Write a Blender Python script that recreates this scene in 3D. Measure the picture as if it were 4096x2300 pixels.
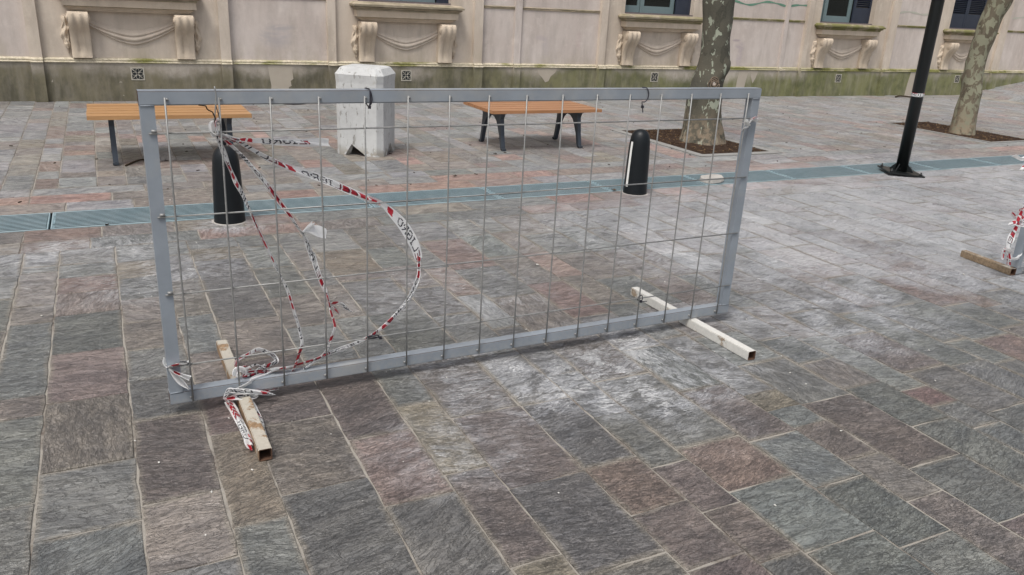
import bpy, bmesh, math, random
from mathutils import Vector, Matrix, noise
PI = math.pi
rad = math.radians
for o in list(bpy.data.objects):
    bpy.data.objects.remove(o)
S = bpy.context.scene
COL = S.collection

# ---------------------------------------------------------------- camera
cd = bpy.data.cameras.new('camera'); cam = bpy.data.objects.new('camera', cd); COL.objects.link(cam)
cx = Vector((0.8954, -0.4426, 0.0506)); fw = Vector((0.4323, 0.8350, -0.3401))
cx.normalize(); fw = (fw - cx*fw.dot(cx)).normalized(); up = cx.cross(fw)
M = Matrix((cx, up, -fw)).transposed().to_4x4(); M.translation = Vector((0, 0, 1.6))
cam.matrix_world = M
cd.sensor_width = 36; cd.lens = 28.2015; cd.clip_start = 0.05; cd.clip_end = 500
S.camera = cam
S.render.resolution_x = 1024; S.render.resolution_y = 575

# ---------------------------------------------------------------- light
SUN_EL, SUN_AZ = 62, 232      # azimuth the light comes from, clockwise from +Y
w = bpy.data.worlds.new('World'); S.world = w; w.use_nodes = True
nt = w.node_tree; nt.nodes.clear()
sky = nt.nodes.new('ShaderNodeTexSky'); sky.sky_type = 'NISHITA'; sky.sun_disc = False
sky.sun_elevation = rad(SUN_EL); sky.sun_rotation = rad(SUN_AZ); sky.dust_density = 4; sky.air_density = 1.0
hs = nt.nodes.new('ShaderNodeHueSaturation'); hs.inputs['Saturation'].default_value = 0.47
bg = nt.nodes.new('ShaderNodeBackground'); bg.inputs['Strength'].default_value = 0.11
wo = nt.nodes.new('ShaderNodeOutputWorld')
nt.links.new(sky.outputs[0], hs.inputs['Color']); nt.links.new(hs.outputs[0], bg.inputs[0]); nt.links.new(bg.outputs[0], wo.inputs[0])
ld = bpy.data.lights.new('sun', 'SUN'); ld.energy = 1.5; ld.angle = rad(18); ld.color = (1, .97, .93)
sun = bpy.data.objects.new('sun', ld); COL.objects.link(sun)
d = Vector((math.sin(rad(SUN_AZ))*math.cos(rad(SUN_EL)), math.cos(rad(SUN_AZ))*math.cos(rad(SUN_EL)), math.sin(rad(SUN_EL))))
sun.rotation_euler = (-d).to_track_quat('-Z', 'Y').to_euler()
sun.location = (0, -5, 12)
S.view_settings.view_transform = 'Standard'; S.view_settings.look = 'None'
S.view_settings.exposure = 0.62; S.view_settings.gamma = 1

# ---------------------------------------------------------------- node helper
class NB:
    def __init__(s, name):
        s.m = bpy.data.materials.new(name); s.m.use_nodes = True
        s.t = s.m.node_tree; s.t.nodes.clear()
        s.out = s.n('ShaderNodeOutputMaterial'); s.b = s.n('ShaderNodeBsdfPrincipled')
        s.t.links.new(s.b.outputs[0], s.out.inputs[0])
    def n(s, k, **kw):
        x = s.t.nodes.new(k)
        for a, v in kw.items(): setattr(x, a, v)
        return x
    def set(s, sock, v):
        if isinstance(v, bpy.types.NodeSocket): s.t.links.new(v, sock)
        elif isinstance(v, (tuple, list)) and len(v) == 3 and sock.type == 'RGBA': sock.default_value = (*v, 1)
        else: sock.default_value = v
    def P(s, **kw):
        nm = dict(col='Base Color', rough='Roughness', metal='Metallic', normal='Normal', spec='Specular IOR Level', trans='Transmission Weight', sub='Subsurface Weight', coat='Coat Weight', emit='Emission Color')
        for k, v in kw.items(): s.set(s.b.inputs[nm[k]], v)
        return s.m
    def obj(s): return s.n('ShaderNodeTexCoord').outputs['Object']
    def pos(s): return s.n('ShaderNodeNewGeometry').outputs['Position']
    def uv(s): return s.n('ShaderNodeUVMap', uv_map='uv').outputs[0]
    def attr(s, nm, out='Color'): return s.n('ShaderNodeAttribute', attribute_name=nm).outputs[out]
    def mapv(s, v, scale=(1,1,1), rot=(0,0,0), loc=(0,0,0)):
        x = s.n('ShaderNodeMapping'); s.set(x.inputs[0], v); x.inputs['Scale'].default_value = scale
        x.inputs['Rotation'].default_value = rot; x.inputs['Location'].default_value = loc
        return x.outputs[0]
    def noise(s, v, sc, det=4, rough=.55, dist=0, out=0):
        x = s.n('ShaderNodeTexNoise'); s.set(x.inputs['Vector'], v); s.set(x.inputs['Scale'], sc)
        x.inputs['Detail'].default_value = det; x.inputs['Roughness'].default_value = rough; x.inputs['Distortion'].default_value = dist
        return x.outputs[out]
    def voro(s, v, sc, feature='F1', out='Distance'):
        x = s.n('ShaderNodeTexVoronoi', feature=feature); s.set(x.inputs['Vector'], v); x.inputs['Scale'].default_value = sc
        return x.outputs[out]
    def ramp(s, f, lo, hi, a=0.0, b=1.0, smooth=True):
        x = s.n('ShaderNodeMapRange', interpolation_type='SMOOTHSTEP' if smooth else 'LINEAR')
        s.set(x.inputs[0], f); s.set(x.inputs[1], lo); s.set(x.inputs[2], hi); s.set(x.inputs[3], a); s.set(x.inputs[4], b)
        return x.outputs[0]
    def math(s, op, a, b=0.0, c=0.0, clamp=False):
        x = s.n('ShaderNodeMath', operation=op, use_clamp=clamp); s.set(x.inputs[0], a); s.set(x.inputs[1], b); s.set(x.inputs[2], c)
        return x.outputs[0]
    def mix(s, f, a, b, mode='MIX'):
        x = s.n('ShaderNodeMix', data_type='RGBA', blend_type=mode)
        s.set(x.inputs[0], f); s.set(x.inputs[6], a); s.set(x.inputs[7], b)
        return x.outputs[2]
    def sep(s, v):
        x = s.n('ShaderNodeSeparateXYZ'); s.set(x.inputs[0], v); return x.outputs
    def bump(s, h, st=.3, dist=.01, nrm=None):
        x = s.n('ShaderNodeBump'); s.set(x.inputs['Height'], h); s.set(x.inputs['Strength'], st); s.set(x.inputs['Distance'], dist)
        if nrm is not None: s.set(x.inputs['Normal'], nrm)
        return x.outputs[0]

MAT = {}
def simple(name, col, rough=.6, metal=0, var=.15, sc=20, bump=0, spec=.5):
    if name in ('bark_chip', 'straw_chip', 'brown_soil', 'dead_twig'): spec = .08
    b = NB(name); n = b.noise(b.obj(), sc, 4)
    c = b.mix(n, tuple(x*(1-var) for x in col), tuple(min(1, x*(1+var)) for x in col))
    kw = dict(col=c, rough=rough, metal=metal, spec=spec)
    if bump: kw['normal'] = b.bump(b.noise(b.obj(), sc*4, 4), bump, .003)
    MAT[name] = b.P(**kw); return MAT[name]

def ellipse(b, xs, ys, cx_, cy_, rx, ry):
    dx = b.math('MULTIPLY', b.math('SUBTRACT', xs, cx_), 1/rx); dy = b.math('MULTIPLY', b.math('SUBTRACT', ys, cy_), 1/ry)
    r2 = b.math('ADD', b.math('MULTIPLY', dx, dx), b.math('MULTIPLY', dy, dy))
    return b.ramp(r2, 1.0, 0.0)

# paving stone: tone per stone with far sheen painted in, riven relief, lime dust plus painted sky sheen, mortar smeared at edges
def stone_mat():
    b = NB('porphyry_paving')
    uv = b.uv(); pos = b.pos(); tone = b.attr('tone'); edge = b.attr('edge', 'Fac')
    p3 = b.sep(pos); X, Y = p3[0], p3[1]
    ridge = b.noise(b.mapv(uv, (7, 15, 1)), 1.0, 6, .58, 1.3)
    r2 = b.noise(b.mapv(uv, (13, 40, 1), loc=(9, 4, 0)), 1.0, 4, .6, 1.2)
    cleft = b.ramp(b.math('ABSOLUTE', b.math('SUBTRACT', r2, .5)), .0, .035)
    cleft2 = b.ramp(b.math('ABSOLUTE', b.math('SUBTRACT', b.noise(b.mapv(uv, (24, 70, 1), loc=(1, 8, 0)), 1.0, 3, .6, 1.0), .5)), .0, .05)
    blotch = b.noise(b.mapv(uv, (4, 6, 1)), 1.0, 5, .65)
    fine = b.noise(uv, 150, 3, .8)
    c = b.mix(b.ramp(blotch, .3, .7), b.mix(1, tone, (.76, .77, .79), 'MULTIPLY'), b.mix(1, tone, (1.24, 1.21, 1.17), 'MULTIPLY'))
    c = b.mix(b.ramp(ridge, .34, .66, .0, 1), b.mix(1, c, (.78, .78, .79), 'MULTIPLY'), b.mix(1, c, (1.17, 1.17, 1.17), 'MULTIPLY'))
    patchy = b.ramp(b.noise(pos, 5, 4, .6), .35, .6)
    c = b.mix(b.math('MULTIPLY', b.math('SUBTRACT', 1, cleft), b.math('MULTIPLY', patchy, .34)), c, (.04, .037, .035))
    c = b.mix(b.math('MULTIPLY', b.math('SUBTRACT', 1, cleft2), .11), c, (.05, .047, .045))
    c = b.mix(b.ramp(fine, .57, .70, 0, .45), c, (.36, .345, .32))
    c = b.mix(b.ramp(fine, .43, .30, 0, .5), c, (.035, .033, .03))
    ridge2 = cleft2
    # dust field, also carrying sky sheen painted over the right and far paving
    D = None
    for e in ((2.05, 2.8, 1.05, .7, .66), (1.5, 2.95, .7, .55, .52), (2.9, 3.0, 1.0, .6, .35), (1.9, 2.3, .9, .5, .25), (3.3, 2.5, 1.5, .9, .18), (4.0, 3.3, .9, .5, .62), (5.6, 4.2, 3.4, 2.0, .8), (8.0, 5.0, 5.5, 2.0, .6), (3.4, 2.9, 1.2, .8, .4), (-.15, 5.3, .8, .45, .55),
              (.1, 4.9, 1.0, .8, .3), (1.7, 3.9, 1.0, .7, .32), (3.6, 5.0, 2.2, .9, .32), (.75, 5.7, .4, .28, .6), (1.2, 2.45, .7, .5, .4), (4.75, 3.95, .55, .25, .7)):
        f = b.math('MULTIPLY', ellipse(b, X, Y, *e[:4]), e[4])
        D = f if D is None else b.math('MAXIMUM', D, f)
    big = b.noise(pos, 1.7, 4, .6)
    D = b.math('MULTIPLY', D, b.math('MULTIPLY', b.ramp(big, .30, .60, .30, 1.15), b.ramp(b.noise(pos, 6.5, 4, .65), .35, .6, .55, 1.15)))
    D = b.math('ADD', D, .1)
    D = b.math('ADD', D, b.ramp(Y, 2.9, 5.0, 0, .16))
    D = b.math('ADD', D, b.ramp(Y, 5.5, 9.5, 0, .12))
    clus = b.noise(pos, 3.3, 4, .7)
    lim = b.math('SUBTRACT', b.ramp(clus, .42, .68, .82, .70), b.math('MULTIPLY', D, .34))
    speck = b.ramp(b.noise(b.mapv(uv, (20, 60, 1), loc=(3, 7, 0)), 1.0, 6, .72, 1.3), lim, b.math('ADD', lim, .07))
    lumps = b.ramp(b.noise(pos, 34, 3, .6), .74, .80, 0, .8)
    dust_sheen = b.math('MULTIPLY', b.ramp(D, .10, .75, 0, b.ramp(X, 2.5, 3.8, .58, .72)), b.ramp(b.math('ADD', b.math('MULTIPLY', ridge, b.ramp(cleft2, 0, 1, .85, 1.03)), b.ramp(X, 2.4, 4.2, 0, .13)), .38, .56, .18, 1))  # pale dust, boosted to the right as sky sheen painted into the colour
    c = b.mix(dust_sheen, c, (.45, .455, .475))
    c = b.mix(b.math('MULTIPLY', speck, b.ramp(X, 2.6, 5.0, .8, .35), clamp=True), c, (.56, .56, .555))
    c = b.mix(lumps, c, (.55, .54, .51))
    # mortar smear near the joints
    sm = b.math('MULTIPLY', b.ramp(b.math('ADD', edge, b.math('MULTIPLY', b.math('SUBTRACT', b.noise(pos, 26, 4, .7), .5), .9)), .35, .95), b.ramp(b.noise(pos, 2.6, 4, .6), .40, .60))
    c = b.mix(b.math('MULTIPLY', sm, .62), c, (.25, .222, .18))
    h = b.math('ADD', b.math('MULTIPLY', ridge, 1.3), b.math('ADD', b.math('MULTIPLY', cleft, .16), b.math('MULTIPLY', ridge2, .10)))
    nrm = b.bump(h, 1.0, .019)
    nrm = b.bump(fine, .3, .0012, nrm)
    return b.P(col=c, rough=b.ramp(ridge, .35, .65, .56, .34), normal=nrm, spec=.68)
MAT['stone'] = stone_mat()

def grout_mat():
    b = NB('mortar_joint'); pos = b.pos()
    n = b.noise(pos, 2.2, 5, .7); f = b.noise(pos, 60, 4, .7)
    c = b.mix(b.ramp(n, .46, .64), (.27, .247, .21), (.085, .064, .048))
    c = b.mix(b.ramp(f, .3, .7, .0, .6), c, (.30, .28, .25))
    return b.P(col=c, rough=.95, normal=b.bump(f, .6, .004))
MAT['grout'] = grout_mat()

def plaster(name, base, alt, moss, zlo, zhi):
    """weathered render; moss grows in blotches in a belt between zlo and zhi"""
    b = NB(name); pos = b.pos(); p3 = b.sep(pos); Z = p3[2]
    big = b.noise(pos, .9, 5, .62); med = b.noise(b.mapv(pos, (5, 5, 1.3)), 1.0, 5, .65); f = b.noise(pos, 90, 3, .7)
    c = b.mix(b.ramp(big, .35, .65), base, alt)
    c = b.mix(b.ramp(med, .3, .6, .45, 0), c, tuple(x*.68 for x in base))
    c = b.mix(b.ramp(b.noise(pos, 4.5, 6, .7), .5, .72, 0, .35), c, tuple(min(.7, x*1.25) for x in alt))
    c = b.mix(b.ramp(f, .3, .7, .0, .18), c, (.62, .58, .52))
    if not moss:
        dr = b.math('MULTIPLY', b.ramp(Z, .95, .5), b.ramp(b.noise(b.mapv(pos, (3, 3, 1.2), loc=(2, 0, 5)), 1.0, 5, .65), .42, .66))
        c = b.mix(b.math('MULTIPLY', dr, .45), c, (.33, .28, .19))
        c = b.mix(b.math('MULTIPLY', b.ramp(b.noise(b.mapv(pos, (7, 7, .9), loc=(8, 0, 5)), 1.0, 5, .65), .5, .75), .22), c, (.30, .26, .20))
    if moss:
        zz = b.ramp(Z, zhi, zlo+.02)
        big2 = b.noise(b.mapv(pos, (.75, 1, .9), loc=(4, 0, 0)), 1.0, 5, .62)
        det = b.noise(b.mapv(pos, (2.6, 2.6, 1.8), loc=(1, 3, 2)), 1.0, 6, .72)
        v_ = b.math('ADD', b.math('MULTIPLY', zz, .42), b.math('ADD', b.math('MULTIPLY', big2, .85), b.math('MULTIPLY', det, .55)))
        mf = b.math('MULTIPLY', b.ramp(v_, .60, .92), moss)
        streak = b.noise(b.mapv(pos, (7, 7, 1.4)), 1.0, 5, .65)
        mf = b.math('MULTIPLY', mf, b.ramp(streak, .3, .6, .75, 1))
        gx = b.ramp(b.math('ADD', p3[0], b.math('MULTIPLY', det, 5)), 5, 14)
        mc = b.mix(b.ramp(det, .35, .65), b.mix(gx, (.070, .066, .042), (.085, .095, .035)), b.mix(gx, (.155, .138, .085), (.185, .19, .08)))
        c = b.mix(mf, c, mc)
        # flaked pale patches and mortar chips
        chip = b.ramp(b.noise(b.mapv(pos, (6, 6, 9)), 1.0, 5, .72), .69, .715, 0, .8)
        c = b.mix(chip, c, (.56, .51, .42))
    if name.startswith('lilac'):
        st = b.ramp(b.noise(b.mapv(pos, (3, 1, 9)), 1.0, 4, .6, 1.5), .35, .6, .1, 1)
        for (a1, a2, r1, r2, k, cc) in ((2.35, .88, .30, .20, .5, (.36, .34, .35)), (2.45, 1.02, .22, .05, .45, (.34, .32, .33)), (6.72, .98, .20, .06, .4, (.40, .345, .36)), (6.78, .80, .11, .22, .35, (.40, .36, .37)),
                (7.42, .95, .07, .20, .45, (.43, .32, .30)), (11.0, .92, .15, .12, .6, (.37, .31, .33)), (11.02, .72, .09, .20, .5, (.40, .335, .36)), (10.9, 1.04, .13, .03, .6, (.30, .25, .27))):
            c = b.mix(b.math('MULTIPLY', b.math('MULTIPLY', ellipse(b, p3[0], Z, a1, a2, r1, r2), st), k), c, cc)
    dots = b.ramp(b.noise(pos, 17, 2, .5), .80, .83, 0, .5)
    c = b.mix(dots, c, (.16, .14, .13))
    return b.P(col=c, rough=.9, normal=b.bump(b.math('ADD', med, b.math('MULTIPLY', f, .3)), .25, .006), spec=.25)
MAT['wall_bay'] = plaster('beige_render', (.49, .41, .33), (.58, .50, .415), 0, 0, 1)
MAT['wall_panel'] = plaster('lilac_grey_render', (.49, .42, .375), (.57, .505, .46), 0, 0, 1)
MAT['plinth'] = plaster('mossy_plinth_render', (.35, .31, .255), (.44, .39, .33), .92, .0, .60)
MAT['ornament'] = plaster('ornament_stucco', (.50, .405, .30), (.57, .475, .37), .0, .5, 1.2)

def moss_ledge():
    b = NB('mossy_moulding'); pos = b.pos()
    n = b.noise(b.mapv(pos, (1.0, 1, 3)), 1.0, 6, .7); f = b.noise(pos, 30, 4, .7)
    c = b.mix(b.ramp(f, .35, .65), (.42, .37, .27), (.60, .54, .42))
    c = b.mix(b.math('MULTIPLY', b.math('ADD', b.ramp(n, .52, .66), b.math('MULTIPLY', b.ramp(b.sep(pos)[0], 9.8, 10.8), b.ramp(n, .36, .5, 0, .5)), clamp=True), b.ramp(f, .25, .5, .4, .95)), c, (.17, .17, .045))
    c = b.mix(b.ramp(b.noise(pos, 11, 4, .7), .66, .72, 0, .8), c, (.06, .055, .045))
    return b.P(col=c, rough=.95, normal=b.bump(f, .7, .01), spec=.2)
MAT['moulding'] = moss_ledge()
def sill_mat():
    b = NB('stained_sill_stone'); pos = b.pos(); X = b.sep(pos)[0]
    f = b.noise(b.mapv(pos, (5, 5, 30)), 1.0, 5, .7)
    g = b.ramp(X, 6, 13, .15, .85); n = b.noise(pos, 3, 5, .65)
    c = b.mix(b.ramp(f, .3, .65), (.46, .385, .29), (.26, .22, .165))
    mf = b.math('MULTIPLY', g, b.ramp(n, .35, .55))
    c = b.mix(mf, c, (.15, .15, .045))
    return b.P(col=c, rough=.92, normal=b.bump(f, .5, .006), spec=.2)
MAT['sill'] = sill_mat()

def paint_mat(name, base, rust_amt, dirt=(.45, .40, .32), chips=(.62, .62, .6), chip_t=.72):
    b = NB(name); o = b.obj(); pos = b.pos()
    n = b.noise(o, 5, 4, .6); f = b.noise(o, 45, 5, .7)
    c = b.mix(b.ramp(n, .3, .7), tuple(x*.9 for x in base), tuple(x*1.08 for x in base))
    c = b.mix(b.ramp(f, chip_t, chip_t+.02, 0, .85), c, chips)
    c = b.mix(b.ramp(b.noise(b.mapv(o, (1, 1, 1), loc=(7, 3, 1)), 24, 5, .75), .80-rust_amt, .83-rust_amt, 0, .9), c, (.16, .055, .03))
    Z = b.sep(pos)[2]
    c = b.mix(b.math('MULTIPLY', b.ramp(Z, .12, .03, 0, .22), b.ramp(f, .4, .6)), c, dirt)
    sc = b.ramp(b.noise(b.mapv(o, (2, 30, 30)), 1.0, 5, .75), .64, .70, 0, .35)
    c = b.mix(sc, c, (.50, .52, .53))
    c = b.mix(b.ramp(b.noise(o, 2.2, 5, .7), .5, .75, 0, .3), c, dirt)
    return b.P(col=c, rough=b.ramp(n, .3, .7, .36, .55), normal=b.bump(f, .18, .002), spec=.5)
MAT['fence_paint'] = paint_mat('blue_grey_frame_paint', (.235, .262, .29), .03)
MAT['wire'] = simple('galvanised_wire', (.25, .25, .24), .5, .3, .4, 60)
def foot_mat(name, paint, rust, t):
    b = NB(name); o = b.obj(); n = b.noise(o, 9, 6, .72, .3); f = b.noise(o, 70, 4, .7)
    Z = b.sep(o)[2]
    side = b.ramp(b.sep(b.n('ShaderNodeNewGeometry').outputs['Normal'])[2], .6, .3, 0, .16)
    r = b.ramp(b.math('ADD', n, side), t, t+.07)
    rc = b.mix(b.ramp(f, .3, .7), tuple(x*.7 for x in rust), tuple(x*1.3 for x in rust))
    c = b.mix(r, b.mix(b.ramp(f, .3, .7), tuple(x*.88 for x in paint), paint), rc)
    return b.P(col=c, rough=.75, normal=b.bump(b.math('ADD', f, r), .4, .003))
MAT['foot_dirty'] = foot_mat('dirty_cream_rusting_steel', (.42, .385, .32), (.24, .155, .085), .54)
MAT['foot_white'] = foot_mat('chalky_white_rusting_steel', (.58, .565, .52), (.26, .20, .14), .70)
MAT['foot_brown'] = foot_mat('brown_rusting_steel', (.42, .39, .33), (.22, .16, .10), .44)
MAT['rust_in'] = simple('rust_inside', (.09, .045, .025), .95, 0, .4, 50)

MAT['black_plastic'] = simple('black_bollard_paint', (.0055, .0075, .009), .42, 0, .3, 12, .05, .3)
MAT['black_metal'] = simple('black_lamp_paint', (.005, .007, .007), .36, 0, .3, 9, .06)
MAT['white_strip'] = simple('reflective_strip', (.72, .72, .68), .35, 0, .06, 30)
MAT['iron'] = simple('bench_cast_iron', (.045, .055, .068), .45, .2, .3, 14, .1)
MAT['rubber'] = simple('black_rubber', (.015, .015, .018), .7)
MAT['tie_black'] = simple('black_cable_tie', (.018, .017, .025), .4)
MAT['twig'] = simple('dead_twig', (.05, .037, .025), .9)
MAT['concrete'] = simple('pale_concrete', (.24, .235, .22), .9, 0, .2, 9, .4)
MAT['ring'] = simple('mortar_ring', (.36, .34, .31), .95, 0, .3, 12, .5)
MAT['crumb'] = simple('mortar_crumb', (.62, .60, .55), .95)
MAT['lead'] = simple('dark_lead', (.05, .05, .055), .6)

def grate_mat():
    b = NB('galvanised_grate'); n = b.noise(b.obj(), 6, 5, .65); f = b.noise(b.pos(), 2.1, 4, .6)
    c = b.mix(b.ramp(n, .3, .7), (.25, .355, .39), (.35, .455, .49))
    c = b.mix(b.ramp(f, .45, .7, 0, .4), c, (.38, .45, .47))
    return b.P(col=c, rough=.42, metal=.2)
MAT['grate'] = grate_mat()
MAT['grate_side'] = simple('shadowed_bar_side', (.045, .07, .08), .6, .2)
MAT['pit_dark'] = simple('drain_dark', (.012, .015, .016), .9)

def wood_mat(name, a, bcol):
    b = NB(name); o = b.obj(); g = b.noise(b.mapv(o, (1.2, 22, 40)), 1.0, 6, .65, .6); n = b.noise(b.mapv(o, (1.5, 14, 5)), 1.0, 3)
    rnd = b.n('ShaderNodeObjectInfo').outputs['Random']
    c = b.mix(b.ramp(g, .3, .7), a, bcol)
    c = b.mix(b.ramp(n, .3, .7, 0, .35), c, tuple(x*.6 for x in a))
    c = b.mix(b.math('MULTIPLY', rnd, .25), c, tuple(x*.75 for x in bcol))
    return b.P(col=c, rough=.42, normal=b.bump(g, .12, .002))
MAT['wood'] = wood_mat('honey_wood', (.36, .185, .078), (.50, .285, .125))
MAT['wood_red'] = wood_mat('reddish_wood', (.31, .14, .06), (.43, .215, .10))

def planter_mat():
    b = NB('peeling_white_paint'); o = b.obj()
    n = b.noise(o, 3, 5, .65); f = b.noise(b.mapv(o, (34, 34, 9)), 1.0, 5, .68, .6)
    c = b.mix(b.ramp(n, .3, .7), (.43, .43, .42), (.54, .545, .53))
    c = b.mix(b.ramp(f, .60, .625, 0, .75), c, (.20, .19, .165))
    c = b.mix(b.ramp(b.noise(o, 13, 5, .7), .60, .72, 0, .5), c, (.38, .36, .30))
    Z = b.sep(o)[2]
    c = b.mix(b.math('MULTIPLY', b.ramp(Z, .12, .02), b.ramp(b.noise(o, 14, 4), .42, .5)), c, (.33, .31, .27))
    return b.P(col=c, rough=.85, normal=b.bump(b.math('SUBTRACT', b.noise(o, 20, 5), b.ramp(f, .645, .67, 0, .5)), .5, .008))
MAT['planter'] = planter_mat()

def bark_mat(name, base, dark, pale, thr):
    b = NB(name); o = b.obj(); v = b.mapv(o, (1, 1, .62))
    w1 = b.noise(v, 13 if thr > .55 else 14, 3, .55, .5); w2 = b.noise(b.mapv(o, (1, 1, .6), loc=(5, 2, 9)), 7, 3, .5, .4); f = b.noise(o, 60, 5, .7); big = b.noise(o, 3.0, 3)
    c = b.mix(b.ramp(big, .35, .65), base, dark)
    c = b.mix(b.ramp(w2, .58, .60, 0, .75), c, tuple(x*.62 for x in dark))
    c = b.mix(b.ramp(f, .3, .7, 0, .3), c, tuple(x*1.5 for x in base))
    Z = b.sep(b.pos())[2]
    t2 = b.math('ADD', thr, b.ramp(big, .3, .7, -.04, .04))
    pm = b.ramp(w1, t2, b.math('ADD', t2, .012))
    c = b.mix(pm, c, b.mix(b.noise(o, 12, 3), tuple(x*.8 for x in pale), pale))
    foot = b.math('MULTIPLY', b.ramp(Z, .55, .05), b.ramp(b.noise(o, 11, 5, .7), .42, .56))
    c = b.mix(b.math('MULTIPLY', foot, .7), c, (.26, .20, .14))
    hgt = b.math('SUBTRACT', b.math('MULTIPLY', f, .5), b.math('MULTIPLY', pm, .6))
    return b.P(col=c, rough=.88, normal=b.bump(hgt, .5, .006), spec=.25)
MAT['bark1'] = bark_mat('plane_tree_bark', (.088, .080, .060), (.068, .066, .052), (.30, .32, .25), .60)
MAT['bark2'] = bark_mat('mottled_plane_bark', (.13, .108, .078), (.11, .095, .065), (.24, .235, .165), .49)
MAT['burl'] = simple('burl_bark', (.17, .125, .09), .9, 0, .35, 25, .6)
MAT['heartwood'] = simple('cut_branch_wood', (.42, .36, .31), .85)
MAT['soil'] = simple('brown_soil', (.042, .027, .019), .95, 0, .35, 30, .6)
MAT['mulch_a'] = simple('bark_chip', (.06, .038, .026), .9, 0, .4, 30)
MAT['mulch_b'] = simple('straw_chip', (.19, .125, .07), .9, 0, .3, 30)

MAT['teal'] = simple('teal_window_paint', (.15, .205, .21), .45, 0, .15, 8, .1)
MAT['navy'] = simple('navy_shutter_paint', (.022, .029, .047), .5, 0, .2, 8, .1)
MAT['reveal'] = simple('dark_ledge', (.14, .115, .12), .8)
b = NB('window_glass'); MAT['glass'] = b.P(col=(.012, .014, .013), rough=.08, spec=.6)
MAT['room'] = simple('dark_room', (.02, .018, .014), .9)
MAT['green_line'] = simple('green_spray_line', (.12, .24, .17), .8, 0, .3, 6)
MAT['smudge'] = simple('scrubbed_paint_smudge', (.42, .375, .37), .9, 0, .12, 9)
MAT['faded'] = simple('faded_spray_line', (.43, .42, .35), .9, 0, .1, 4)
b = NB('cement_patch'); MAT['patch'] = b.P(col=b.mix(b.noise(b.pos(), 6, 5, .65), (.36, .315, .255), (.46, .41, .34)), rough=.92, spec=.2)
MAT['vent'] = simple('vent_cast', (.45, .42, .35), .8, 0, .2, 20)

def tape_mat(name, col):
    b = NB(name); n = b.noise(b.obj(), 40, 3)
    c = b.mix(n, tuple(x*.86 for x in col), col)
    m = b.P(col=c, rough=.38, spec=.5)
    tr = b.n('ShaderNodeBsdfTranslucent'); b.set(tr.inputs[0], c)
    mx = b.n('ShaderNodeMixShader'); mx.inputs[0].default_value = .35
    b.t.links.new(b.b.outputs[0], mx.inputs[1]); b.t.links.new(tr.outputs[0], mx.inputs[2]); b.t.links.new(mx.outputs[0], b.out.inputs[0])
    return m
TM = [tape_mat('tape_white', (.90, .90, .89)), tape_mat('tape_black', (.022, .020, .035)), tape_mat('tape_red', (.55, .030, .050)), tape_mat('tape_maroon', (.13, .012, .030))]

# ---------------------------------------------------------------- object helpers
def tag(o, label=None, cat=None, group=None, kind=None):
    if label: o['label'] = label
    if cat: o['category'] = cat
    if group: o['group'] = group
    if kind: o['kind'] = kind
    return o
def empty(name, label, cat, loc=(0, 0, 0), rz=0, group=None):
    o = bpy.data.objects.new(name, None); COL.objects.link(o); o.empty_display_size = .1
    o.location = loc; o.rotation_euler = (0, 0, rz)
    return tag(o, label, cat, group)
def link(name, me, mats, parent=None, smooth=False):
    for m in (mats if isinstance(mats, (list, tuple)) else [mats]): me.materials.append(m)
    if smooth:
        for p in me.polygons: p.use_smooth = True
    o = bpy.data.objects.new(name, me); COL.objects.link(o)
    if parent: o.parent = parent
    return o
def fin(name, bm, mats, parent=None, smooth=False, bevel=0, seg=1, weld=False):
    if bevel:
        es = [e for e in bm.edges if len(e.link_faces) == 2 and e.calc_face_angle(0) > .6]
        bmesh.ops.bevel(bm, geom=es, offset=bevel, segments=seg, affect='EDGES', clamp_overlap=True)
    bmesh.ops.recalc_face_normals(bm, faces=bm.faces)
    if smooth == 'auto':
        for ed in bm.edges: ed.smooth = len(ed.link_faces) == 2 and ed.calc_face_angle(0) < .75
    me = bpy.data.meshes.new(name); bm.to_mesh(me); bm.free()
    return link(name, me, mats, parent, smooth)
def box(bm, x0, x1, y0, y1, z0, z1, mi=0, mat=None):
    vs = [bm.verts.new(v) for v in ((x0,y0,z0),(x1,y0,z0),(x1,y1,z0),(x0,y1,z0),(x0,y0,z1),(x1,y0,z1),(x1,y1,z1),(x0,y1,z1))]
    if mat is not None:
        for v in vs: v.co = mat @ v.co
    for f in ((0,3,2,1),(4,5,6,7),(0,1,5,4),(1,2,6,5),(2,3,7,6),(3,0,4,7)):
        fc = bm.faces.new([vs[i] for i in f]); fc.material_index = mi
    return vs
def tube(bm, pts, r, n=8, mi=0, caps=True):
    pts = [Vector(p) for p in pts]; rings = []
    rr = r if isinstance(r, (list, tuple)) else [r]*len(pts)
    ref = None
    for i, p in enumerate(pts):
        t = (pts[min(i+1, len(pts)-1)] - pts[max(i-1, 0)]).normalized()
        if ref is None: ref = t.orthogonal().normalized()
        a = (ref - t*ref.dot(t)).normalized(); ref = a; c = t.cross(a)
        rings.append([bm.verts.new(p + (a*math.cos(2*PI*k/n) + c*math.sin(2*PI*k/n))*rr[i]) for k in range(n)])
    for i in range(len(rings)-1):
        for k in range(n):
            f = bm.faces.new((rings[i][k], rings[i][(k+1) % n], rings[i+1][(k+1) % n], rings[i+1][k])); f.material_index = mi; f.smooth = True
    if caps:
        bm.faces.new(rings[0][::-1]).material_index = mi; bm.faces.new(rings[-1]).material_index = mi
    return rings
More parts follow.
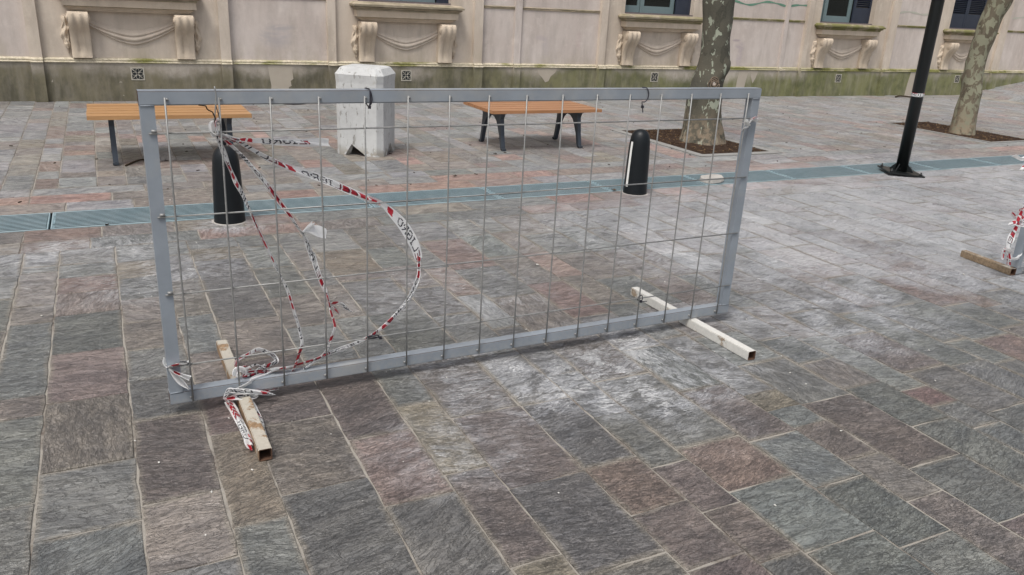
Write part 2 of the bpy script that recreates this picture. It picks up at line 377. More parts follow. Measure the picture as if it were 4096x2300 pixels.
def lathe(bm, prof, n=32, mi=0, c=(0, 0)):
    rings = []
    for r, z in prof:
        rings.append([bm.verts.new((c[0]+r*math.cos(2*PI*k/n), c[1]+r*math.sin(2*PI*k/n), z)) for k in range(n)])
    for i in range(len(rings)-1):
        for k in range(n):
            f = bm.faces.new((rings[i][k], rings[i][(k+1) % n], rings[i+1][(k+1) % n], rings[i+1][k])); f.material_index = mi; f.smooth = True
    bm.faces.new(rings[0][::-1]).material_index = mi; bm.faces.new(rings[-1]).material_index = mi
def prism(bm, poly, axis, a, b_, mi=0):
    """extrude 2D polygon along an axis ('x': poly=(y,z); 'y': poly=(x,z))"""
    f = (lambda u, v, t: (t, u, v)) if axis == 'x' else (lambda u, v, t: (u, t, v))
    A = [bm.verts.new(f(u, v, a)) for u, v in poly]; B = [bm.verts.new(f(u, v, b_)) for u, v in poly]
    n = len(poly)
    bm.faces.new(A).material_index = mi; bm.faces.new(B[::-1]).material_index = mi
    for i in range(n): bm.faces.new((A[i], B[i], B[(i+1) % n], A[(i+1) % n])).material_index = mi
def catmull(P, step):
    P = [Vector(p) for p in P]; out = []
    for i in range(len(P)-1):
        p0 = P[i-1] if i else P[0]*2-P[1]; p1 = P[i]; p2 = P[i+1]; p3 = P[i+2] if i+2 < len(P) else P[-1]*2-P[-2]
        L = (p2.to_3d()-p1.to_3d()).length; n = max(1, int(L/step))
        for k in range(n):
            t = k/n
            out.append(.5*((2*p1)+(p2-p0)*t+(2*p0-5*p1+4*p2-p3)*t*t+(3*p1-p0-3*p2+p3)*t**3))
    out.append(P[-1]); return out
def Vz(v): return v
TAPE = {
 'flag': [[0.351,3.041,1.086,0.007],[0.384,3.058,1.073,0.011],[0.426,3.074,1.054,0.013],[0.465,3.09,1.05,0.017],[0.549,3.108,1.044,0.025],[0.65,3.125,1.034,0.028],[0.719,3.142,1.027,0.033],[0.785,3.159,1.021,0.034]],
 'big': [[0.356,3.043,1.084,0.007],[0.393,3.064,1.067,0.009],[0.436,3.085,1.045,0.014],[0.499,3.107,1.005,0.017],[0.568,3.128,0.963,0.024],[0.649,3.139,0.921,0.029],[0.741,3.146,0.883,0.031],[0.859,3.152,0.828,0.031],[0.932,3.158,0.792,0.027],[0.989,3.162,0.763,0.022],[1.047,3.163,0.715,0.037],[1.112,3.164,0.634,0.048],[1.152,3.165,0.557,0.043],[1.169,3.165,0.495,0.032],[1.168,3.165,0.508,0.018],[1.167,3.155,0.45,0.015],[1.159,3.145,0.415,0.017],[1.136,3.135,0.37,0.021],[1.105,3.124,0.327,0.018],[1.055,3.108,0.287,0.015],[1.0,3.092,0.244,0.019],[0.946,3.076,0.216,0.013],[0.899,3.061,0.201,0.013],[0.846,3.06,0.184,0.016],[0.772,3.058,0.168,0.018],[0.731,3.058,0.158,0.016],[0.69,3.057,0.143,0.011],[0.65,3.059,0.135,0.009],[0.6,3.061,0.125,0.007],[0.536,3.062,0.117,0.007],[0.502,3.064,0.115,0.007]],
 'mid': [[0.362,3.046,1.078,0.007],[0.425,3.056,1.017,0.013],[0.479,3.067,0.949,0.017],[0.525,3.077,0.884,0.018],[0.573,3.087,0.807,0.019],[0.607,3.098,0.755,0.013],[0.638,3.108,0.702,0.01],[0.66,3.118,0.67,0.006],[0.678,3.127,0.622,0.018],[0.702,3.137,0.549,0.024],[0.7,3.137,0.573,0.022],[0.709,3.127,0.528,0.022],[0.729,3.118,0.455,0.02],[0.743,3.108,0.415,0.015],[0.752,3.098,0.369,0.006],[0.755,3.088,0.337,0.012],[0.765,3.078,0.293,0.013],[0.766,3.068,0.27,0.013],[0.754,3.058,0.243,0.012],[0.732,3.06,0.179,0.012],[0.711,3.062,0.148,0.012],[0.676,3.064,0.131,0.013],[0.63,3.066,0.101,0.015]],
 'thin': [[0.354,3.047,1.08,0.009],[0.369,3.054,1.038,0.017],[0.381,3.061,0.993,0.016],[0.395,3.067,0.948,0.012],[0.411,3.074,0.901,0.017],[0.433,3.081,0.853,0.015],[0.459,3.088,0.784,0.01],[0.481,3.094,0.723,0.007],[0.503,3.101,0.661,0.011],[0.526,3.108,0.598,0.011],[0.555,3.115,0.532,0.007],[0.543,3.115,0.546,0.005],[0.563,3.105,0.507,0.007],[0.587,3.095,0.443,0.013],[0.601,3.086,0.377,0.012],[0.613,3.076,0.315,0.011],[0.621,3.066,0.264,0.012],[0.625,3.056,0.225,0.014],[0.614,3.059,0.176,0.011],[0.595,3.062,0.117,0.009],[0.582,3.065,0.09,0.009]],
 'kn1a': [[0.657,3.107,0.676,0.004],[0.68,3.122,0.689,0.012],[0.707,3.137,0.702,0.014]],
 'kn1b': [[0.657,3.107,0.676,0.004],[0.688,3.124,0.677,0.021],[0.723,3.141,0.668,0.031],[0.764,3.158,0.65,0.028]],
 'kn2a': [[0.753,3.098,0.362,0.005],[0.772,3.099,0.342,0.013],[0.798,3.099,0.311,0.005]],
 'kn2b': [[0.753,3.098,0.362,0.005],[0.779,3.106,0.361,0.011],[0.808,3.114,0.352,0.011],[0.829,3.122,0.328,0.015],[0.853,3.13,0.305,0.005]],
 'top1': [[0.352,3.031,1.083,0.009],[0.341,3.029,1.09,0.017],[0.335,3.026,1.105,0.021],[0.336,3.024,1.128,0.019],[0.352,3.021,1.134,0.012]],
 'top2': [[0.353,3.015,1.092,0.009],[0.349,3.015,1.111,0.011],[0.351,3.015,1.134,0.01],[0.362,3.015,1.139,0.006]],
 'wireA': [[0.354,3.011,1.256,0.001],[0.356,3.011,1.24,0.001],[0.357,3.011,1.227,0.001],[0.355,3.011,1.208,0.001],[0.351,3.011,1.176,0.001],[0.347,3.011,1.15,0.001],[0.345,3.011,1.137,0.001],[0.349,3.011,1.126,0.001],[0.357,3.011,1.122,0.001],[0.365,3.011,1.126,0.001],[0.362,3.011,1.132,0.001],[0.355,3.011,1.135,0.001],[0.349,3.011,1.128,0.001]],
 'wireB': [[0.294,2.98,1.197,0.001],[0.308,2.984,1.195,0.001],[0.319,2.988,1.192,0.001],[0.321,2.992,1.184,0.001],[0.327,2.996,1.177,0.001],[0.34,3.0,1.17,0.001],[0.344,3.004,1.16,0.001],[0.349,3.007,1.146,0.001],[0.345,3.011,1.133,0.001]],
 'wireC': [[0.355,3.019,1.19,0.001],[0.359,3.019,1.172,0.001],[0.363,3.019,1.151,0.001],[0.358,3.019,1.133,0.001]],
 'lpost1': [[0.118,3.023,0.214,0.004],[0.149,3.016,0.221,0.008],[0.189,3.029,0.215,0.011],[0.18,3.068,0.206,0.008],[0.16,3.084,0.203,0.012]],
 'lpost2': [[0.117,3.015,0.214,0.004],[0.137,3.01,0.195,0.011],[0.159,3.004,0.181,0.013],[0.186,2.998,0.166,0.021]],
 'lpost3': [[0.117,3.017,0.21,0.006],[0.13,3.014,0.186,0.017],[0.152,3.011,0.153,0.023],[0.179,3.008,0.12,0.004]],
 'lpost4': [[0.122,3.021,0.214,0.006],[0.11,3.025,0.214,0.007],[0.103,3.027,0.225,0.006],[0.106,3.057,0.224,0.004],[0.109,3.077,0.221,0.004]],
 'loopA': [[0.364,3.082,0.155,0.012],[0.383,3.11,0.162,0.014],[0.419,3.139,0.164,0.012],[0.467,3.161,0.173,0.019],[0.512,3.178,0.143,0.017],[0.536,3.195,0.113,0.019],[0.535,3.171,0.105,0.019],[0.504,3.146,0.103,0.015],[0.459,3.125,0.097,0.013],[0.416,3.108,0.093,0.012],[0.391,3.092,0.091,0.012]],
 'loopB': [[0.392,3.072,0.13,0.005],[0.415,3.072,0.139,0.005],[0.441,3.073,0.147,0.005],[0.464,3.073,0.133,0.005],[0.489,3.074,0.116,0.005],[0.515,3.074,0.114,0.005],[0.542,3.075,0.113,0.006]],
 'loopC': [[0.368,3.092,0.159,0.008],[0.375,3.1,0.127,0.012],[0.408,3.108,0.131,0.01],[0.438,3.117,0.099,0.01],[0.461,3.125,0.101,0.006],[0.488,3.134,0.111,0.006]],
 'strC': [[0.544,3.085,0.109,0.006],[0.511,3.075,0.113,0.012],[0.479,3.066,0.106,0.021],[0.447,3.053,0.104,0.022],[0.418,3.037,0.103,0.02],[0.403,3.025,0.098,0.012],[0.38,3.022,0.088,0.014],[0.352,3.019,0.079,0.01]],
 'blob': [[0.357,3.061,0.116,0.014],[0.363,3.067,0.135,0.024],[0.383,3.072,0.138,0.024],[0.399,3.077,0.12,0.022],[0.394,3.082,0.1,0.018],[0.375,3.087,0.097,0.018],[0.365,3.091,0.11,0.018]],
 'red1': [[0.386,3.082,0.095,0.01],[0.406,3.08,0.113,0.012],[0.442,3.078,0.116,0.01],[0.477,3.076,0.111,0.01],[0.5,3.074,0.099,0.008]],
 'red2': [[0.388,3.067,0.103,0.008],[0.42,3.067,0.105,0.014],[0.45,3.068,0.111,0.012],[0.49,3.069,0.108,0.008]],
 'wrapD': [[0.31,3.019,0.051,0.008],[0.32,3.014,0.071,0.016],[0.328,3.009,0.084,0.018],[0.346,3.004,0.08,0.02],[0.388,3.002,0.072,0.021],[0.426,3.003,0.061,0.02],[0.465,3.003,0.048,0.016],[0.496,3.004,0.036,0.008]],
 'wrapE': [[0.301,3.01,0.054,0.006],[0.325,3.005,0.05,0.014],[0.347,2.999,0.054,0.024],[0.386,3.0,0.049,0.026],[0.416,3.006,0.041,0.02],[0.436,3.013,0.041,0.01]],
 'wrapF': [[0.305,3.01,0.056,0.006],[0.316,3.001,0.041,0.008],[0.33,2.991,0.032,0.007],[0.333,2.981,0.022,0.006]],
 'wrapG': [[0.431,3.033,0.058,0.012],[0.461,3.04,0.037,0.014],[0.492,3.047,0.037,0.01],[0.518,3.054,0.032,0.006]],
 'tailL': [[0.324,3.044,0.02,0.031],[0.33,2.959,0.02,0.031],[0.336,2.865,0.02,0.03],[0.343,2.763,0.02,0.029],[0.346,2.653,0.02,0.022]],
 'tailL2': [[0.325,2.982,0.03,0.012],[0.343,2.869,0.03,0.012],[0.35,2.766,0.03,0.014],[0.353,2.669,0.03,0.011]],
 'tailR': [[0.403,3.028,0.02,0.019],[0.408,2.916,0.02,0.018],[0.413,2.823,0.02,0.018],[0.411,2.718,0.02,0.012]],
 'bow1': [[2.823,3.064,1.081,0.008],[2.85,3.061,1.075,0.007],[2.874,3.058,1.089,0.012],[2.905,3.055,1.085,0.011]],
 'bow2': [[2.844,3.054,1.074,0.007],[2.856,3.054,1.09,0.011],[2.882,3.055,1.101,0.004]],
 'bow3': [[2.826,3.059,1.093,0.008],[2.842,3.059,1.07,0.006],[2.851,3.059,1.059,0.007],[2.813,3.059,1.044,0.003]],
 'tieA': [[0.912,3.031,1.252,0.005],[0.924,3.031,1.231,0.005],[0.928,3.031,1.199,0.005],[0.921,3.031,1.171,0.005],[0.916,3.031,1.161,0.005]],
 'b2strip': [[5.252,3.047,0.367,0.024],[5.244,3.047,0.327,0.036],[5.232,3.046,0.287,0.051],[5.226,3.046,0.246,0.048],[5.235,3.046,0.204,0.044]],
 'b2tail': [[5.235,3.046,0.204,0.032],[5.251,3.047,0.173,0.032],[5.268,3.047,0.133,0.02],[5.285,3.047,0.093,0.008]],
 'b2tail2': [[5.2,3.046,0.216,0.016],[5.195,3.046,0.183,0.016],[5.194,3.046,0.139,0.008]],
 'b2wrap': [[5.168,3.04,0.38,0.016],[5.205,3.04,0.393,0.035],[5.26,3.039,0.383,0.043],[5.315,3.039,0.373,0.044],[5.354,3.039,0.37,0.04]],
 'b2up': [[5.235,3.037,0.4,0.024],[5.242,3.037,0.436,0.035],[5.239,3.037,0.481,0.016],[5.284,3.038,0.481,0.016]],
 'b2up2': [[5.297,3.038,0.407,0.043],[5.269,3.037,0.426,0.043],[5.244,3.037,0.44,0.035]],
 'b2spike': [[5.225,3.036,0.49,0.008],[5.22,3.036,0.51,0.012],[5.216,3.036,0.524,0.003]],
 'b2knob': [[5.192,3.036,0.424,0.023],[5.173,3.035,0.445,0.019],[5.151,3.035,0.463,0.019]],
 'b2tie': [[5.171,3.035,0.217,0.009],[5.216,3.036,0.202,0.012],[5.263,3.037,0.185,0.012]],
 'b2tie2': [[5.271,3.047,0.141,0.018],[5.307,3.043,0.133,0.018],[5.345,3.039,0.135,0.018],[5.408,3.06,0.141,0.018],[5.444,3.081,0.149,0.012]],
 'fl1': [[5.279,3.2,0.795,0.009],[5.317,3.2,0.783,0.025],[5.374,3.2,0.769,0.025],[5.414,3.2,0.779,0.021],[5.438,3.2,0.792,0.014]],
 'fl2': [[5.395,3.2,0.695,0.014],[5.412,3.2,0.708,0.03],[5.434,3.2,0.716,0.03],[5.471,3.2,0.717,0.028]],
}

# ================================================================ PAVEMENT
def ground_z(x, y):
    if x < 17.6 or y < 7.5: return 0.0
    k = min(1, max(0, (y-7.5)/4.7)); k = k*k*(3-2*k)
    e = x-17.6
    return k*(.13*e if e > .4 else .13*e*e/.8+.0)
TONE0 = {'g': (.152, .157, .150), 'G': (.120, .122, .114), 'p': (.168, .150, .137), 'P': (.136, .113, .103), 'r': (.198, .146, .125),
        'R': (.150, .098, .094), 'b': (.172, .148, .112), 'l': (.215, .190, .165), 'w': (.185, .185, .178), 's': (.27, .175, .145), 'y': (.26, .215, .145), 'k': (.225, .225, .225)}
rng = random.Random(7)
TONE = {}
for k_, c_ in TONE0.items():       # keep the stones close to one warm grey
    l_ = .3*c_[0]+.59*c_[1]+.11*c_[2]; q = .98
    base_ = (.182, .166, .152)
    TONE[k_] = tuple(1.10*(base_[i]*(1-q)+c_[i]*q) for i in range(3))
verts = []; faces = []; vtone = []; vedge = []; fuv = []
def stone(x0, x1, y0, y1, tone, hi):
    g = .0034
    jx = [rng.uniform(-.003, .003) for _ in range(4)]
    x0 += g; x1 -= g; y0 += g; y1 -= g
    if x1-x0 < .03 or y1-y0 < .03: return
    c = TONE[tone]; v = rng.uniform(.88, 1.12)*(1.22 if y0 > 6.3 else 1.14 if y0 > 3.2 else .95); c = tuple(q*v*rng.uniform(.97, 1.03) for q in c)  # far stones lightened: grazing sky sheen painted into their tone
    zc = rng.uniform(-.0015, .0015) ; tx = rng.uniform(-.004, .004); ty = rng.uniform(-.004, .004)
    mx, my = (x0+x1)/2, (y0+y1)/2
    sl = .07 if hi else .25
    nx = max(1, int((x1-x0)/sl)); ny = max(1, int((y1-y0)/sl)); j = .0035 if hi else .002
    ring = []
    for i in range(nx): ring.append((x0+(x1-x0)*i/nx, y0, 0, 1))
    for i in range(ny): ring.append((x1, y0+(y1-y0)*i/ny, -1, 0))
    for i in range(nx): ring.append((x1-(x1-x0)*i/nx, y1, 0, -1))
    for i in range(ny): ring.append((x0, y1-(y1-y0)*i/ny, 1, 0))
    base = len(verts); n = len(ring)
    def zf(x, y): return zc + tx*(x-mx) + ty*(y-my) + ground_z(x, y)
    jit = [(rng.uniform(-j, j), rng.uniform(-j, j)) for _ in ring]
    ins = min(.035, (x1-x0)*.3, (y1-y0)*.3)
    lay = [(-.0012, -.012, 1.), (.0008, -.0012, 1.), (.003, 0, .95), (ins, 0, 0.)]
    for d_, dz, e in lay:
        for (x, y, ax, ay), (a, b2) in zip(ring, jit):
            k = 1 if d_ < ins else .6
            dx = (mx-x)/max(.01, (x1-x0)/2)*d_; dy = (my-y)/max(.01, (y1-y0)/2)*d_
            X = x+a*k+dx; Y = y+b2*k+dy
            verts.append((X, Y, zf(X, Y)+dz)); vedge.append(e)
    vtone.extend([c]*(4*n))
    us_ = rng.uniform(.6, 1.35); th = rng.gauss(.05, .24) + (PI/2 if rng.random() < .08 else 0); ct, st = math.cos(th), math.sin(th); ou, ov = rng.uniform(0, 40), rng.uniform(0, 40)
    def addf(idx):
        faces.append(idx)
        for i in idx:
            X, Y, _ = verts[i]; fuv.append((((X-mx)*ct+(Y-my)*st)*us_+ou, (-(X-mx)*st+(Y-my)*ct)*us_+ov))
    for L in range(3):
        for i in range(n):
            a = base+L*n+i; b2 = base+L*n+(i+1) % n
            addf((a, b2, b2+n, a+n))
    addf(tuple(base+3*n+i for i in range(n)))
PITS = [(6.02, 7.25, 7.14, 9.05), (11.20, 12.25, 7.14, 9.0)]
def emit(x0, x1, y0, y1, tone, hi):
    for (a, b2, c, d_) in PITS:
        if x0 < b2-.01 and x1 > a+.01 and y0 < d_-.01 and y1 > c+.01:
            if x0 < a-.04: emit(x0, a, y0, y1, tone, hi)
            if x1 > b2+.04: emit(b2, x1, y0, y1, tone, hi)
            if y1 > d_+.04: emit(max(x0, a), min(x1, b2), d_, y1, tone, hi)
            return
    stone(x0, x1, y0, y1, tone, hi)
def vis(x, y): return -3.2-.1*y < x < 6.0+1.5*y
FIX = {-.52: [(5.11,'g'),(5.0,'p'),(4.46,'p'),(4.21,'g'),(3.4,'p'),(3.22,'g'),(2.6,'g'),(2.0,'p')],
 -.33: [(5.1,'g'),(4.86,'r'),(4.6,'P'),(4.27,'G'),(3.79,'P'),(3.3,'p'),(2.77,'g'),(2.38,'g'),(1.9,'p')],
 -.03: [(5.06,'b'),(4.77,'g'),(4.41,'p'),(4.07,'p'),(3.73,'g'),(3.4,'G'),(3.04,'P'),(2.46,'l'),(2.09,'g')],
 .22: [(5.12,'g'),(4.63,'p'),(4.08,'g'),(3.6,'p'),(3.2,'P'),(2.83,'b'),(2.23,'g'),(1.8,'p')],
 .39: [(5.2,'b'),(4.96,'G'),(3.93,'p'),(3.45,'p'),(2.83,'p'),(2.35,'G'),(1.6,'p')],
 .69: [(5.15,'g'),(4.7,'G'),(4.2,'p'),(3.75,'g'),(3.3,'P'),(2.61,'r'),(2.16,'G'),(1.4,'P')],
 .94: [(4.98,'p'),(4.6,'g'),(4.3,'p'),(3.8,'g'),(3.3,'g'),(2.79,'b'),(2.26,'P'),(1.73,'b'),(1.4,'g')],
 1.115: [(4.91,'b'),(4.44,'p'),(4.33,'G'),(3.78,'G'),(3.2,'p'),(2.63,'P'),(2.1,'G'),(1.61,'p')],
 1.425: [(4.9,'g'),(4.5,'p'),(4.1,'G'),(3.66,'w'),(3.12,'w'),(2.62,'G'),(2.11,'r'),(1.81,'P'),(1.51,'P')],
 1.66: [(4.9,'g'),(4.4,'r'),(3.9,'g'),(3.4,'g'),(2.83,'g'),(2.42,'G'),(2.02,'P'),(1.73,'P')],
 1.83: [(4.95,'r'),(4.33,'g'),(3.8,'p'),(3.3,'p'),(2.7,'G'),(2.09,'r'),(1.79,'g')],
 2.14: [(4.99,'g'),(4.5,'p'),(3.95,'r'),(3.4,'g'),(2.94,'g'),(2.48,'P'),(2.03,'g'),(1.69,'g')],
 2.39: [(5.0,'p'),(4.5,'r'),(4.0,'p'),(3.5,'g'),(3.0,'g'),(2.35,'b'),(2.2,'g'),(2.05,'P'),(1.78,'p')],
 2.58: [(4.9,'g'),(4.4,'p'),(3.9,'g'),(3.4,'p'),(2.95,'g'),(2.6,'G'),(2.19,'P'),(1.65,'G')],
 2.88: [(5.0,'g'),(4.4,'p'),(3.8,'p'),(3.3,'g'),(2.8,'g'),(2.51,'p'),(2.23,'G'),(1.87,'g')],
 3.12: [(4.9,'g'),(4.3,'p'),(3.8,'g'),(3.2,'p'),(2.75,'g'),(2.12,'R'),(1.96,'g'),(1.76,'g')],
 3.30: [(4.8,'p'),(4.2,'g'),(3.8,'p'),(3.38,'g'),(3.05,'G'),(2.69,'P'),(2.25,'G'),(1.83,'G')],
 3.60: [(4.7,'p'),(4.1,'g'),(3.6,'g'),(2.93,'g'),(2.22,'g'),(1.6,'g')]}
xs = [-.77, -.52, -.33, -.03, .22, .39, .69, .94, 1.115, 1.425, 1.66, 1.83, 2.14, 2.39, 2.58, 2.88, 3.12, 3.30, 3.60]
x = 3.60; k = 0
while x < 23: x += (.25, .18, .31)[k % 3]; xs.append(round(x, 3)); k += 1
x = -.77; k = 0
while x > -5: x -= (.30, .19, .25)[k % 3]; xs.insert(0, round(x, 3)); k += 1
def pick(pool): return rng.choice(pool)
for i in range(len(xs)-1):
    x0, x1 = xs[i], xs[i+1]
    y = 5.41; first = rng.choice('gpwg')
    if x0 in FIX:
        for yy, t in FIX[x0]:
            emit(x0, x1, yy, y, first, True); y = yy; first = t
    while y > -1.2:
        L = rng.choice((.28, .36, .45, .52, .62)); t = pick('gggGppPprwb') if x0 > 3.5 else pick('gGgpPprG')
        if vis((x0+x1)/2, y-L/2): emit(x0, x1, y-L, y, first, y < 4.5 or x0 < 4)
        first = t; y -= L
# border courses parallel to the drain
for (y0, y1, pool) in ((5.41, 5.65, 'rrplgsr'), (5.65, 5.915, 'prlpgrs'), (6.37, 6.645, 'ssrlkgp'), (6.645, 6.90, 'rpkgslk'), (6.90, 7.14, 'kgkplgk')):
    x = -5 + rng.random()*.3
    while x < 23:
        L = rng.choice((.38, .45, .55, .65, .8))
        if vis(x, y0): emit(x, x+L, y0, y1, pick(pool), x < 6)
        x += L
xs2 = [-.78, -.56, -.39, -.11, .11, .28, .57]
k = 0
while xs2[-1] < 24: xs2.append(round(xs2[-1]+(.22, .17, .285)[k % 3], 3)); k += 1
k = 0
while xs2[0] > -5: xs2.insert(0, round(xs2[0]-(.285, .22, .17)[k % 3], 3)); k += 1
for i in range(len(xs2)-1):
    x0, x1 = xs2[i], xs2[i+1]; y = 7.14
    while y < 12.3:
        L = rng.choice((.22, .3, .36, .45, .55)); y1 = min(y+L, 12.33)
        if 12.33-y1 < .12: y1 = 12.33
        if vis((x0+x1)/2, y): emit(x0, x1, y, y1, pick('kkkgglpprrslbk') if y < 9.5 else pick('kkgkplkgrl'), False)
        y = y1
me = bpy.data.meshes.new('pavement'); me.from_pydata(verts, [], faces); 
ca = me.color_attributes.new('tone', 'FLOAT_COLOR', 'POINT'); buf = []
for c in vtone: buf += [c[0], c[1], c[2], 1]
ca.data.foreach_set('color', buf)
at = me.attributes.new('edge', 'FLOAT', 'POINT'); at.data.foreach_set('value', vedge)
uvl = me.uv_layers.new(name='uv'); buf = []
for u in fuv: buf += [u[0], u[1]]
uvl.data.foreach_set('uv', buf)
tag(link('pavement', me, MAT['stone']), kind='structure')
# mortar bed and far ground (one sheet with the drain trench left open)
bm = bmesh.new()
def sheet(bm, x0, x1, y0, y1, z, nx=1, ny=1):
    g = [[bm.verts.new((x0+(x1-x0)*i/nx, y0+(y1-y0)*j/ny, z+ground_z(x0+(x1-x0)*i/nx, y0+(y1-y0)*j/ny))) for i in range(nx+1)] for j in range(ny+1)]
    for j in range(ny):
        for i in range(nx): bm.faces.new((g[j][i], g[j][i+1], g[j+1][i+1], g[j+1][i]))
sheet(bm, -200, 200, -200, 5.917, -.0045); sheet(bm, -200, -8, 6.368, 12.4, -.0045)
sheet(bm, -8, 30, 6.368, 12.4, -.0045, 60, 20); sheet(bm, 30, 200, 6.368, 200, -.0045)
tag(fin('ground', bm, MAT['grout']), kind='structure')
bm = bmesh.new()
for z0, z1, y0, y1 in ((-.3, -.29, 5.917, 6.368), (-.29, -.006, 5.907, 5.9165), (-.29, -.006, 6.3685, 6.378)): box(bm, -200, 200, y0, y1, z0, z1)
tag(fin('drain_channel', bm, MAT['pit_dark']), kind='structure')

# tree pits
for (a, b2, c, d_), nm in zip(PITS, ('tree_pit_kerb', 'tree_pit_kerb')):
    bm = bmesh.new(); t = .105
    if a > 10: t = .05
    for q in ((a, b2, c, c+t), (a, b2, d_-t, d_), (a, a+t, c+t, d_-t), (b2-t, b2, c+t, d_-t)): box(bm, *q, -.06, .010)
    tag(fin(nm, bm, MAT['concrete'], bevel=.003), kind='structure')
    bm = bmesh.new(); ny = 24; nx = 16; g = []
    for j in range(ny+1):
        row = []
        for i in range(nx+1):
            X = a+t+(b2-a-2*t)*i/nx; Y = c+t+(d_-c-2*t)*j/ny
            dd = math.hypot(X-(a+b2)/2, Y-7.95)
            z = .004+.008*noise.noise((X*6, Y*6, 3))+.03*max(0, 1-dd/.5)
            row.append(bm.verts.new((X, Y, z)))
        g.append(row)
    for j in range(ny):
        for i in range(nx): bm.faces.new((g[j][i], g[j][i+1], g[j+1][i+1], g[j+1][i]))
    tag(fin('soil', bm, MAT['soil'], smooth=True), kind='structure')
    bm = bmesh.new()
    for _ in range(950):
        X = rng.uniform(a+t+.02, b2-t-.02); Y = rng.uniform(c+t+.02, d_-t-.02)
        L = rng.uniform(.012, .055); W = rng.uniform(.004, .012)
        m = Matrix.Translation((X, Y, rng.uniform(.002, .014)+.02*max(0, 1-math.hypot(X-(a+b2)/2, Y-7.95)/.45))) @ Matrix.Rotation(rng.uniform(0, PI), 4, 'Z') @ Matrix.Rotation(rng.gauss(0, .25), 4, 'Y')
        box(bm, -L/2, L/2, -W/2, W/2, -.002, .002, 1 if rng.random() < .26 else 0, m)
    tag(fin('mulch', bm, [MAT['mulch_a'], MAT['mulch_b']]), kind='stuff', label='loose bark mulch round the foot of a plane tree', cat='mulch')

# ================================================================ DRAIN GRATES
def grate_mesh():
    bm = bmesh.new(); L = 1.095; n = 13; y0, y1 = 5.925, 6.36
    for i in range(n):
        y = y0+.012+(y1-y0-.024)*i/(n-1)
        box(bm, .012, L-.012, y-.0075, y+.0075, -.028, 0)
    bm.faces.ensure_lookup_table()
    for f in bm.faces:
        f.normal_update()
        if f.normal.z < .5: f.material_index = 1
    me1 = bm
    bm2 = bmesh.new()
    box(bm2, 0, .008, y0, y1, -.03, .001); box(bm2, L-.008, L, y0, y1, -.03, .001)
    box(bm2, .008, L-.008, y0-.004, y0+.002, -.03, .001); box(bm2, .008, L-.008, y1-.002, y1+.004, -.03, .001)
    for i in range(10):
        y = y0+.03+(y1-y0-.06)*i/9
        box(bm2, .0085, .022, y-.006, y+.006, -.006, .004)
    for k in (.36, .73): box(bm2, k-.003, k+.003, y0+.002, y1-.002, -.028, -.010)
    return me1, bm2
NAMES = ['left edge of the photo', 'first behind the barrier post', 'behind the left bollard', 'behind the big tape loop', 'with its joint near the bench legs', 'just left of the right bollard', 'behind the right bollard', 'carrying the loose stone slab', 'just right of the barrier end', 'left of the lamp post', 'behind the lamp post foot', 'right of the lamp post', 'at the right edge of the photo']
gb = None
for k in range(-1, 14):
    X = -.4+1.11*k
    if X > 11.5: lab = 'galvanised slatted drain grate in the far right of the row'
    elif X < -.5: lab = 'galvanised slatted drain grate leaving the left side of the photo'
    else: lab = None
    if gb is None:
        e = empty('drain_grate', 'x', 'drain grate', group='slatted drain grates in one long row')
        a_, f_ = grate_mesh(); ob = fin('slats', a_, [MAT['grate'], MAT['grate_side']], e); of = fin('grate_frame', f_, MAT['grate'], e); gb = e
    else:
        e = gb.copy(); COL.objects.link(e)
        for ch in (ob, of):
            c2_ = ch.copy(); COL.objects.link(c2_); c2_.parent = e
    e.location = (X, 0, rng.uniform(-.001, .001))
    e['label'] = {-1: 'blue grey slatted drain grate at the left edge of the photo', 0: 'blue grey slatted drain grate crossed by the barrier left post', 1: 'blue grey slatted drain grate just right of the left bollard',
                  2: 'blue grey slatted drain grate seen through the upper part of the tape loop', 3: 'blue grey slatted drain grate midway between the two bollards', 4: 'blue grey slatted drain grate directly behind the right bollard',
                  5: 'blue grey slatted drain grate carrying the loose stone slab', 6: 'blue grey slatted drain grate just right of the barrier right post', 7: 'blue grey slatted drain grate behind the foot of the lamp post',
                  8: 'blue grey slatted drain grate first to the right of the lamp post', 9: 'blue grey slatted drain grate second to the right of the lamp post'}.get(k, 'blue grey slatted drain grate beyond the right edge of the photo')

# ================================================================ BUILDING
YW = 12.315
bld = empty('stone_building', 'beige classical facade with mossy plinth, draped window aprons and air vents', 'building', (0, 12.6, 0))
def bpart(name, bm, mats, parent=None, **kw):
    o = fin(name, bm, mats, None, **kw); o.parent = parent or bld
    o.matrix_parent_inverse = Matrix.Identity(4)
    if parent is None: o.location = (0, -12.6, 0)
    return o
HT = 6.5; WZ0, WZ1 = 1.43, 3.9
BAYS = [.47, 4.30, 9.04, 13.69, 17.44]
wins = {c: (.72, .745, .745, .745, .60)[i] for i, c in enumerate(BAYS)}
# x segments: (x0,x1,type)
seg = [(-9, -.77, 'p'), (-.77, -.63, 'b'), (-.63, 1.56, 'w', 0), (1.56, 1.70, 'b'), (1.70, 3.08, 'p'), (3.08, 3.20, 'b'), (3.20, 5.43, 'w', 1), (5.43, 5.58, 'b'), (5.58, 6.17, 'p'), (6.17, 6.29, 'q'), (6.29, 7.80, 'p'),
       (7.80, 7.93, 'b'), (7.93, 10.14, 'w', 2), (10.14, 10.28, 'b'), (10.28, 12.02, 'p'), (12.02, 12.10, 'q'), (12.10, 12.56, 'p'), (12.56, 12.68, 'b'), (12.68, 14.90, 'w', 3), (14.90, 15.12, 'b'), (15.12, 16.20, 'p'), (16.20, 16.33, 'b'),
       (16.33, 18.55, 'w', 4), (18.55, 18.80, 'b'), (18.80, 21.5, 'p'), (21.5, 21.8, 'b'), (21.8, 40, 'p')]
